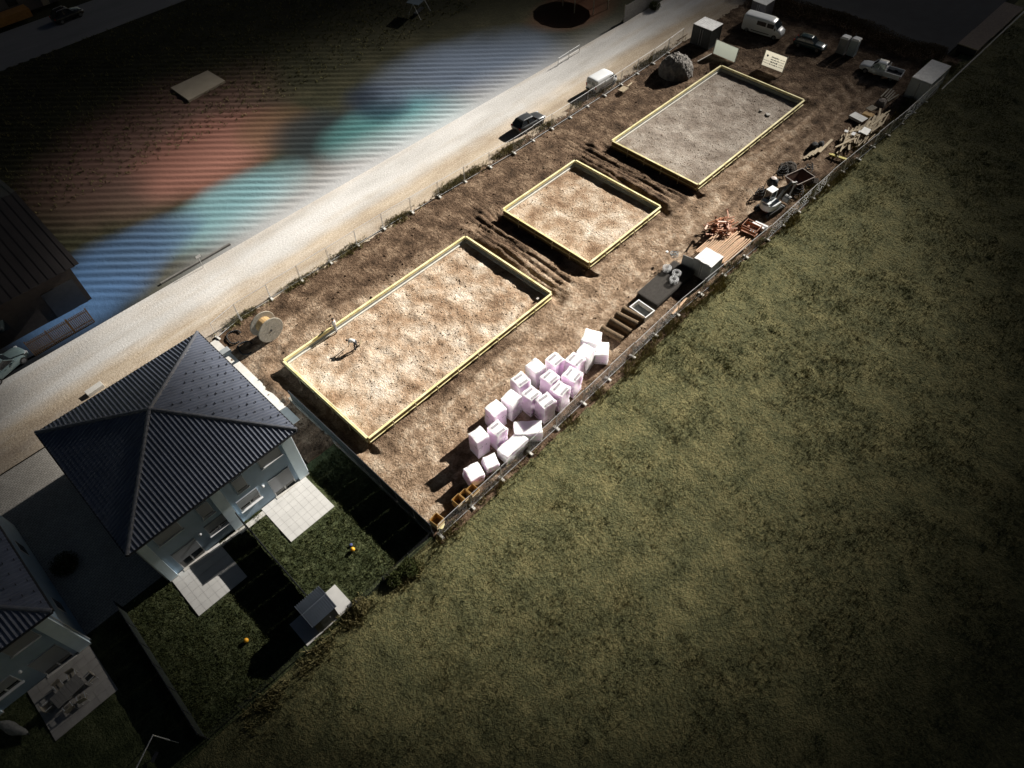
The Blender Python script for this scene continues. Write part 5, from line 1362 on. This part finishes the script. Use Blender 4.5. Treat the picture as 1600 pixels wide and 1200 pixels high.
o = MB().tube((a.x, a.y, .9), (b.x, b.y, 1.0), .07, 8).build('drain_pipe', M('pale_pipe', (.4, .37, .33), .6, .1)); tag(o, 'pale pipe reaching from the mound to the grey-green board', 'pipe')

# ------------------------------------------------------------------ hedge and shrubs
leafm = soil('russet_hedge_leaf', [(0.3, (0.035, 0.022, 0.012)), (0.5, (0.06, 0.04, 0.018)), (0.7, (0.075, 0.06, 0.024))], 1.2, 6, bump=0)
greenm = soil('dull_green_leaf', [(0.3, (0.025, 0.035, 0.012)), (0.5, (0.05, 0.06, 0.02)), (0.7, (0.09, 0.09, 0.035))], 1.2, 6, bump=0)
def leaf_cloud(n, sampler, size, seed):
    r = np.random.default_rng(seed); C = sampler(r, n); n = len(C)
    d1 = r.normal(0, 1, (n, 3)); d1 /= np.linalg.norm(d1, axis=1)[:, None]; d2 = r.normal(0, 1, (n, 3)); d2 /= np.linalg.norm(d2, axis=1)[:, None]
    s = r.uniform(.5, 1.3, n)[:, None]*size
    V = np.stack([C, C+d1*s, C+d2*s*.7], 1).reshape(-1, 3)
    return V, np.arange(len(V)).reshape(-1, 3)
def hsamp(r, n):
    y = r.uniform(20.5, 54, n); x = 103.0 + .8*np.sin(y*.4) + r.normal(0, .75, n); hmax = 1.9+.7*fbm(x, y, .3, 303, 3)*2
    z = r.uniform(0, 1, n)**.7*hmax*np.clip(1-(np.abs(x-103)/2.4)**2, .1, 1)
    return np.column_stack([x, y, z])
ht = thing('hedge', 'russet hedge behind the parked vehicles', 'hedge', (0, 0, 0))
V, T = leaf_cloud(52000, hsamp, .14, 31); tri_mesh('foliage', V, T, leafm, parent=ht)
b = MB(); rr = random.Random(4)
for k in range(44): y = 20.6+k*.76; b.tube((103+rr.gauss(0, .2), y, -.1), (103+rr.gauss(0, .5), y+rr.gauss(0, .3), 1.5), .04, 5, .015)
b.build('stems', timbergrey, ht)
def shrub(label, px, py, rad, hh, n, m, seed):
    q = g(px, py); t = thing('shrub', label, 'shrub', (q.x, q.y, 0))
    def sp(r, k):
        p = r.normal(0, 1, (k, 3)); p /= np.linalg.norm(p, axis=1)[:, None]; p *= (r.uniform(.2, 1, k)**.5)[:, None]
        p = p*[rad, rad, hh/2]*(1+.3*vnoise(p[:, 0]*3+seed, p[:, 1]*3)[:, None]); p[:, 2] = np.abs(p[:, 2]+hh*.45); return p
    V, T = leaf_cloud(n*3, sp, .12, seed); tri_mesh('foliage', V, T, m, parent=t)
    b = MB(); rs = random.Random(seed)
    for k in range(5): b.tube((rs.gauss(0, .06), rs.gauss(0, .06), -.1), (rs.gauss(0, rad*.4), rs.gauss(0, rad*.4), hh*.8), .03, 5, .01)
    b.build('stems', timbergrey, t)
for a in ((1022, 14, .8, 1.1, 900, greenm, 41, 'green shrub at the foot of the grey plank fence'),          (1455, 108, 1.2, 1.2, 1200, greenm, 44, 'shrub between the office container and the hedge'), (640, 890, .7, .7, 900, greenm, 45, 'low shrub at the meadow corner of the sunny lawn'), (617, 905, .6, .6, 700, greenm, 46, 'small bush on the meadow edge below the sunny lawn'), (565, 948, .55, .6, 600, drym, 47, 'pale grass tussock at the corner of the shed slab'), (105, 885, .9, 1.0, 900, greenm, 48, 'dark shrub between the two houses')):
    shrub(a[7], *a[:7])

# ------------------------------------------------------------------ across the road
q0, q1 = g(66, 565), g(143, 525)
t = thing('slat_fence', 'brown vertical slat fence beside the gravel road, left', 'fence', (-2.0, 59.0, 0), 0)
b = MB(); brown = M('brown_slat', (.14, .09, .055), .8, .25, 5)
for k in range(36): b.box((k*.16, 0, .95), (.10, .03, 1.8))
b.build('slats', brown, t)
for k in range(4): MB().bx(k*1.88-.05, k*1.88+.05, .03, .13, 0, 1.9).build('post', brown, t)
for z in (.4, 1.5): MB().bx(-.05, 5.7, .016, .06, z, z+.08).build('rail', brown, t)
t = thing('farm_building', 'large dim building with ribbed brown roof at the left photo edge', 'building', (-6.5, 72, 0))
MB().bx(-12, 11.4, -9.8, 9.8, 0, 4.4).build('wall', M('dark_brown_boarding', (.05, .04, .035), .9, .2), t)
b = MB()
for s in (-1, 1):
    for k in range(60):
        x0_, x1_ = -12.4+k*.41, -12.4+(k+1)*.41; up = .05*(k % 2)
        qd = [(x0_, s*10.4, 4.4+up), (x1_, s*10.4, 4.4+up), (x1_, 0, 7.0+up), (x0_, 0, 7.0+up)]
        b.plate(qd if s < 0 else qd[::-1], .06)
b.build('roof', M('dark_brown_sheet_roof', (.035, .03, .03), .7, .2, .5), t)
dg = MB().bx(8, 11, -9.86, -9.8, 0, 3).build('door', darkmetal, t)
for k in range(4): MB().bx(-9+k*4, -7.6+k*4, -9.84, -9.8, 1.5, 2.7).build('window', glass, t)
wl = [g(265, 457), g(350, 402)]
o = MB().bx(wl[0].x, wl[1].x+1.5, 58.9, 59.1, -.2, .22).build('low_wall', M('dark_stained_concrete', (.14, .135, .125), .9, .25, 2)); tag(o, 'low concrete wall along the far side of the gravel road', 'wall')
q = g(318, 418); o = MB().box((0, 0, .8), (.05, .05, 1.6)).box((0, -.03, 1.5), (.5, .02, .3)).build('marker_post', galv); o.location = (q.x, q.y, 0); tag(o, 'thin marker post with a small plate by the low wall', 'post')
t = thing('rail_fence', 'thin rail fence beyond the white panel van', 'fence', (*g(872, 103).xy, 0), R(0)); a, b_ = g(872, 103), g(905, 82)
t.rotation_euler[2] = math.atan2(b_.y-a.y, b_.x-a.x); L = (b_-a).length
for k in range(3): MB().tube((k*L/2, 0, 0), (k*L/2, 0, 1.1), .04, 6).build('post', galv, t)
for z in (.5, 1.05): MB().tube((0, 0, z), (L, 0, z), .03, 6).build('rail', galv, t)
t = thing('plank_fence', 'tall grey plank fence beside the road at the top edge', 'fence', (83.5, 58.3, 0), R(2))
b = MB(); rr = random.Random(8)
for k in range(42): b.box((k*.25, 0, 1.2), (.235, .03, 2.4+rr.uniform(-.05, .05)))
b.build('planks', M('silver_grey_plank', (.17, .165, .16), .9, .2, 3, .2, 20), t)
for k in range(5): MB().bx(k*2.5-.06, k*2.5+.06, .02, .14, 0, 2.5).build('post', timbergrey, t)
# pavilion with a terracotta roof
q = g(918, -26, 2.8)
t = thing('garden_pavilion', 'round terracotta pavilion roof cut by the top photo edge', 'pavilion', (q.x, q.y, 0))
terra = M('terracotta_roof', (.20, .075, .045), .75, .15, 2)
MB().lathe([(4.2, 2.6), (4.25, 2.7), (2.2, 3.5), (.1, 4.2)], (0, 0, 0), 12).build('roof', terra, t)
for k in range(8): a = math.pi/4*k+.2; MB().tube((3.6*math.cos(a), 3.6*math.sin(a), 0), (3.6*math.cos(a), 3.6*math.sin(a), 2.65), .08, 8).build('post', timbergrey, t)
# swing seat with tarpaulin near the top edge
q = g(655, 22)
t = thing('canopy_swing', 'dark canopy swing with glinting metal legs at the top edge', 'swing', (q.x, q.y, 0), R(20))
MB().loft([[(x_, y_, z_) for x_, y_ in ((-1.6, -1.0), (1.6, -1.0), (1.6, 1.0), (-1.6, 1.0))] for z_ in (2.05, 2.12)]).build('canopy', M('dark_blue_canopy', (.06, .08, .10), .5, .1), t)
for sx in (-1, 1):
    for sy in (-1, 1): MB().tube((sx*1.5, sy*1.1, 0), (sx*1.4, 0, 2.04), .035, 6).build('leg', galv, t)
MB().bx(-1.1, 1.1, -.3, .3, .45, .55).build('seat', darkmetal, t)
q = [g(267, 138, .2), g(325, 111, .2), g(352, 127, .2), g(295, 158, .2)]
o = MB().prism([(p.x, p.y) for p in q], 0, .3).build('concrete_slab', M('tan_slab', (.36, .31, .24), .9, .08, 1)); tag(o, 'pale tan slab lying on the turf across the road', 'slab')
# low sheds along the meadow edge beyond the hedge
deckm = M('brown_plank_roof', (.16, .12, .095), .85, .25, 4, .2, 20)
for k, (xa, xb, zz, lab) in enumerate(((107.5, 112.6, 1.1, 'low brown plank-roofed shed nearest the hedge'), (112.75, 124, .95, 'long low plank-roofed shed behind the nearest one'))):
    t = thing('lean_to_shed', lab, 'shed', ((xa+xb)/2, 19.1, 0)); L = xb-xa
    MB().bx(-L/2, L/2, -1.2, 1.2, 0, zz-.06).build('wall', darkmetal, t)
    b = MB(); n = int(2.7/.18)
    for j in range(n): b.bx(-L/2-.06, L/2+.05, -1.35+j*.18, -1.35+j*.18+.165, zz-.055+.01*(j % 2), zz)
    b.build('roof', deckm, t)
    MB().bx(-L/2-.1, -L/2-.063, -1.35, 1.35, zz-.12, zz+.02).build('fascia', timber, t)
o = MB().bx(96.5, 128, 17.5, 17.62, -.1, .35).build('field_kerb', conclight); tag(o, 'thin pale kerb between the low sheds and the meadow', 'kerb')
# house across the upper road
t = thing('terrace_house', 'dark house with orange timber porch in the upper left corner', 'house', (23, 131, 0))
MB().bx(-9, 9, -4.5, 5, 0, 5).build('wall', M('dark_render', (.10, .10, .11), .9, .1), t)
rb = MB(); rb.add([(-9.5, -5.2, 5), (9.5, -5.2, 5), (9.5, 5.6, 5), (-9.5, 5.6, 5), (-9.5, .2, 8.5), (9.5, .2, 8.5)], [(0, 1, 5, 4), (2, 3, 4, 5), (0, 4, 3), (1, 2, 5), (3, 2, 1, 0)]); rb.build('roof', tilemat, t)
MB().bx(-7, 3, -6.6, -4.55, .0, 1.1).build('porch', M('orange_timber_porch', (.35, .17, .05), .8, .15, 3), t)
for k in range(4): MB().bx(-7+k*4, -5.6+k*4, -4.56, -4.5, 1.3, 2.6).build('window', glass, t)
dg = MB().bx(5.5, 6.5, -4.57, -4.5, 0, 2.1).build('door', timbergrey, t)

# ------------------------------------------------------------------ the two workers
def person(label, x, y, z, rz, joints, edges, rad, paint, hair_at, head, hands):
    """one skinned surface grown from a posed skeleton; coloured by the nearest joint"""
    names = list(joints); me = bpy.data.meshes.new('person')
    vs = [joints[n] for n in names]; es = [(names.index(a), names.index(b)) for a, b in edges]
    rads = [rad[n] for n in names]
    # five separate fingers at each hand
    for hn, dirv, side in hands:
        h_ = Vector(joints[hn]); d = Vector(dirv).normalized(); sdv = Vector(side).normalized()
        for k, (off, ln) in enumerate(((-.032, .062), (-.011, .078), (.011, .085), (.032, .072), (.05, .055))):
            b0 = h_ + sdv*off*(1 if k < 4 else -1.0) + d*(.045 if k < 4 else .01); m0 = b0 + d*ln*.55 + (sdv*-.03 if k == 4 else Vector()); t0 = m0 + d*ln*.4 + Vector((0, 0, -.02))
            i = len(vs); vs += [tuple(b0), tuple(m0), tuple(t0)]; rads += [.012, .010, .008]; es += [(names.index(hn), i), (i, i+1), (i+1, i+2)]
    me.from_pydata(vs, es, []); o = bpy.data.objects.new('person', me); col.objects.link(o)
    sk = o.modifiers.new('skin', 'SKIN'); sk.use_smooth_shade = True
    for i, v in enumerate(me.skin_vertices[0].data): v.radius = (rads[i], rads[i]); v.use_root = (i == 0)
    ss = o.modifiers.new('sub', 'SUBSURF'); ss.levels = 2; ss.render_levels = 2
    dg_ = bpy.context.evaluated_depsgraph_get(); nm = bpy.data.meshes.new_from_object(o.evaluated_get(dg_))
    o.modifiers.clear(); o.data = nm; nm.materials.clear()
    mats = [skin, paint['shirt'], paint['trousers'], rubber]
    for m in mats: nm.materials.append(m)
    P0 = [Vector(v) for v in vs[:len(names)]]
    kind = {n: (3 if n.startswith('toe') or n.startswith('ankle') else 2 if n.startswith(('pelvis', 'hip', 'knee', 'shin')) else 0 if n.startswith(('head', 'chin', 'nose', 'neck', 'wrist', 'hand', 'fore', 'crown')) else 1) for n in names}
    hv = [Vector(joints[h[0]]) for h in hands]
    for p in nm.polygons:
        c = p.center
        if any((c-h_).length < .16 for h_ in hv): p.material_index = 0; continue
        i = min(range(len(P0)), key=lambda k: (P0[k]-c).length); p.material_index = kind[names[i]]; p.use_smooth = True
    o.location = (x, y, z); o.rotation_euler[2] = rz; o.scale = (1.1, 1.1, 1.06)
    tag(o, label, 'person')
    hb = MB(); hx = Vector(hair_at)
    secs = []
    for k in range(7):
        a = math.pi*.52*k/6
        secs.append([(.108*math.sin(a)*math.cos(2*math.pi*j/14)+hx.x if k else hx.x+.004*math.cos(2*math.pi*j/14), .098*math.sin(a)*math.sin(2*math.pi*j/14)+hx.y if k else hx.y+.004*math.sin(2*math.pi*j/14), hx.z+.115*math.cos(a)) for j in range(14)])
    hb.loft(secs).build('hair', paint.get('hair', hairm), o, smooth=True)
    ey = MB()
    for e in head: ey.box(e, (.02, .02, .014))
    ey.build('eyes', rubber, o)
    return o
ST = {'pelvis': (0, 0, .92), 'waist': (0, 0, 1.08), 'chest': (0, 0, 1.28), 'collar': (0, 0, 1.43), 'neck': (.01, 0, 1.52), 'head': (.03, 0, 1.62), 'crown': (.02, 0, 1.70), 'nose': (.125, 0, 1.615), 'chin': (.09, 0, 1.56),
      'hipl': (0, .1, .88), 'kneel': (.03, .13, .50), 'shinl': (.01, .14, .28), 'anklel': (-.02, .15, .08), 'toel': (.13, .17, .04),
      'hipr': (0, -.1, .88), 'kneer': (.02, -.12, .50), 'shinr': (-.01, -.13, .28), 'ankler': (-.04, -.14, .08), 'toer': (.11, -.16, .04),
      'shoulderl': (0, .18, 1.41), 'elbowl': (.05, .25, 1.14), 'forel': (.16, .23, 1.03), 'wristl': (.27, .19, .97), 'handl': (.33, .17, .95),
      'shoulderr': (0, -.18, 1.41), 'elbowr': (.03, -.26, 1.13), 'forer': (.14, -.25, 1.01), 'wristr': (.24, -.22, .93), 'handr': (.30, -.20, .90)}
RD = {'pelvis': .17, 'waist': .16, 'chest': .185, 'collar': .11, 'neck': .058, 'head': .092, 'crown': .085, 'nose': .018, 'chin': .045}
for s in 'lr':
    RD.update({'hip'+s: .115, 'knee'+s: .082, 'shin'+s: .062, 'ankle'+s: .05, 'toe'+s: .042, 'shoulder'+s: .068, 'elbow'+s: .048, 'fore'+s: .042, 'wrist'+s: .032, 'hand'+s: .04})
ED = [('pelvis', 'waist'), ('waist', 'chest'), ('chest', 'collar'), ('collar', 'neck'), ('neck', 'head'), ('head', 'crown'), ('head', 'nose'), ('head', 'chin')]
for s in 'lr': ED += [('pelvis', 'hip'+s), ('hip'+s, 'knee'+s), ('knee'+s, 'shin'+s), ('shin'+s, 'ankle'+s), ('ankle'+s, 'toe'+s), ('collar', 'shoulder'+s), ('shoulder'+s, 'elbow'+s), ('elbow'+s, 'fore'+s), ('fore'+s, 'wrist'+s), ('wrist'+s, 'hand'+s)]
q = g(526, 518, .25)
person('person standing at the yellow board in pale shirt and grey trousers', q.x, q.y, .22, R(150), ST, ED, RD, {'shirt': clothwhite, 'trousers': clothgrey}, (.0, 0, 1.645), [(.115, .035, 1.645), (.115, -.035, 1.645)], [('handl', (1, -.2, -.3), (0, 1, 0)), ('handr', (1, .2, -.4), (0, 1, 0))])
BN = dict(ST)
BN.update({'pelvis': (-.10, 0, .86), 'waist': (.05, 0, .98), 'chest': (.24, 0, 1.03), 'collar': (.38, 0, 1.0), 'neck': (.46, 0, .98), 'head': (.56, 0, .95), 'crown': (.63, 0, .99), 'nose': (.60, 0, .86), 'chin': (.55, 0, .87),
           'hipl': (-.10, .1, .83), 'kneel': (.0, .16, .47), 'shinl': (-.06, .18, .28), 'anklel': (-.10, .2, .08), 'toel': (.06, .22, .04), 'hipr': (-.10, -.1, .83), 'kneer': (.0, -.16, .47), 'shinr': (-.06, -.18, .28), 'ankler': (-.10, -.2, .08), 'toer': (.06, -.22, .04),
           'shoulderl': (.37, .18, .98), 'elbowl': (.40, .24, .72), 'forel': (.47, .2, .58), 'wristl': (.52, .14, .46), 'handl': (.54, .12, .40),
           'shoulderr': (.37, -.18, .98), 'elbowr': (.40, -.25, .72), 'forer': (.48, -.22, .58), 'wristr': (.54, -.17, .46), 'handr': (.57, -.15, .40)})
q = g(556, 544, .25)
person('person bending over with straight legs, in pale shirt and dark trousers', q.x, q.y, .22, R(125), BN, ED, RD, {'shirt': clothwhite, 'trousers': clothdark}, (.585, 0, .965), [(.64, .035, .90), (.64, -.035, .90)], [('handl', (.3, -.1, -1), (0, 1, 0)), ('handr', (.3, .1, -1), (0, 1, 0))])
a = g(556, 546, .4)
o = MB().bx(-.18, .18, -.02, .02, 0, .5).tube((-.0, 0, .5), (0, 0, .9), .02, 6).build('shovel', timber); o.location = (a.x+.75, a.y+.3, .24); o.rotation_euler = (R(12), 0, .4); tag(o, 'short spade standing in the bed beside the bending person', 'spade')
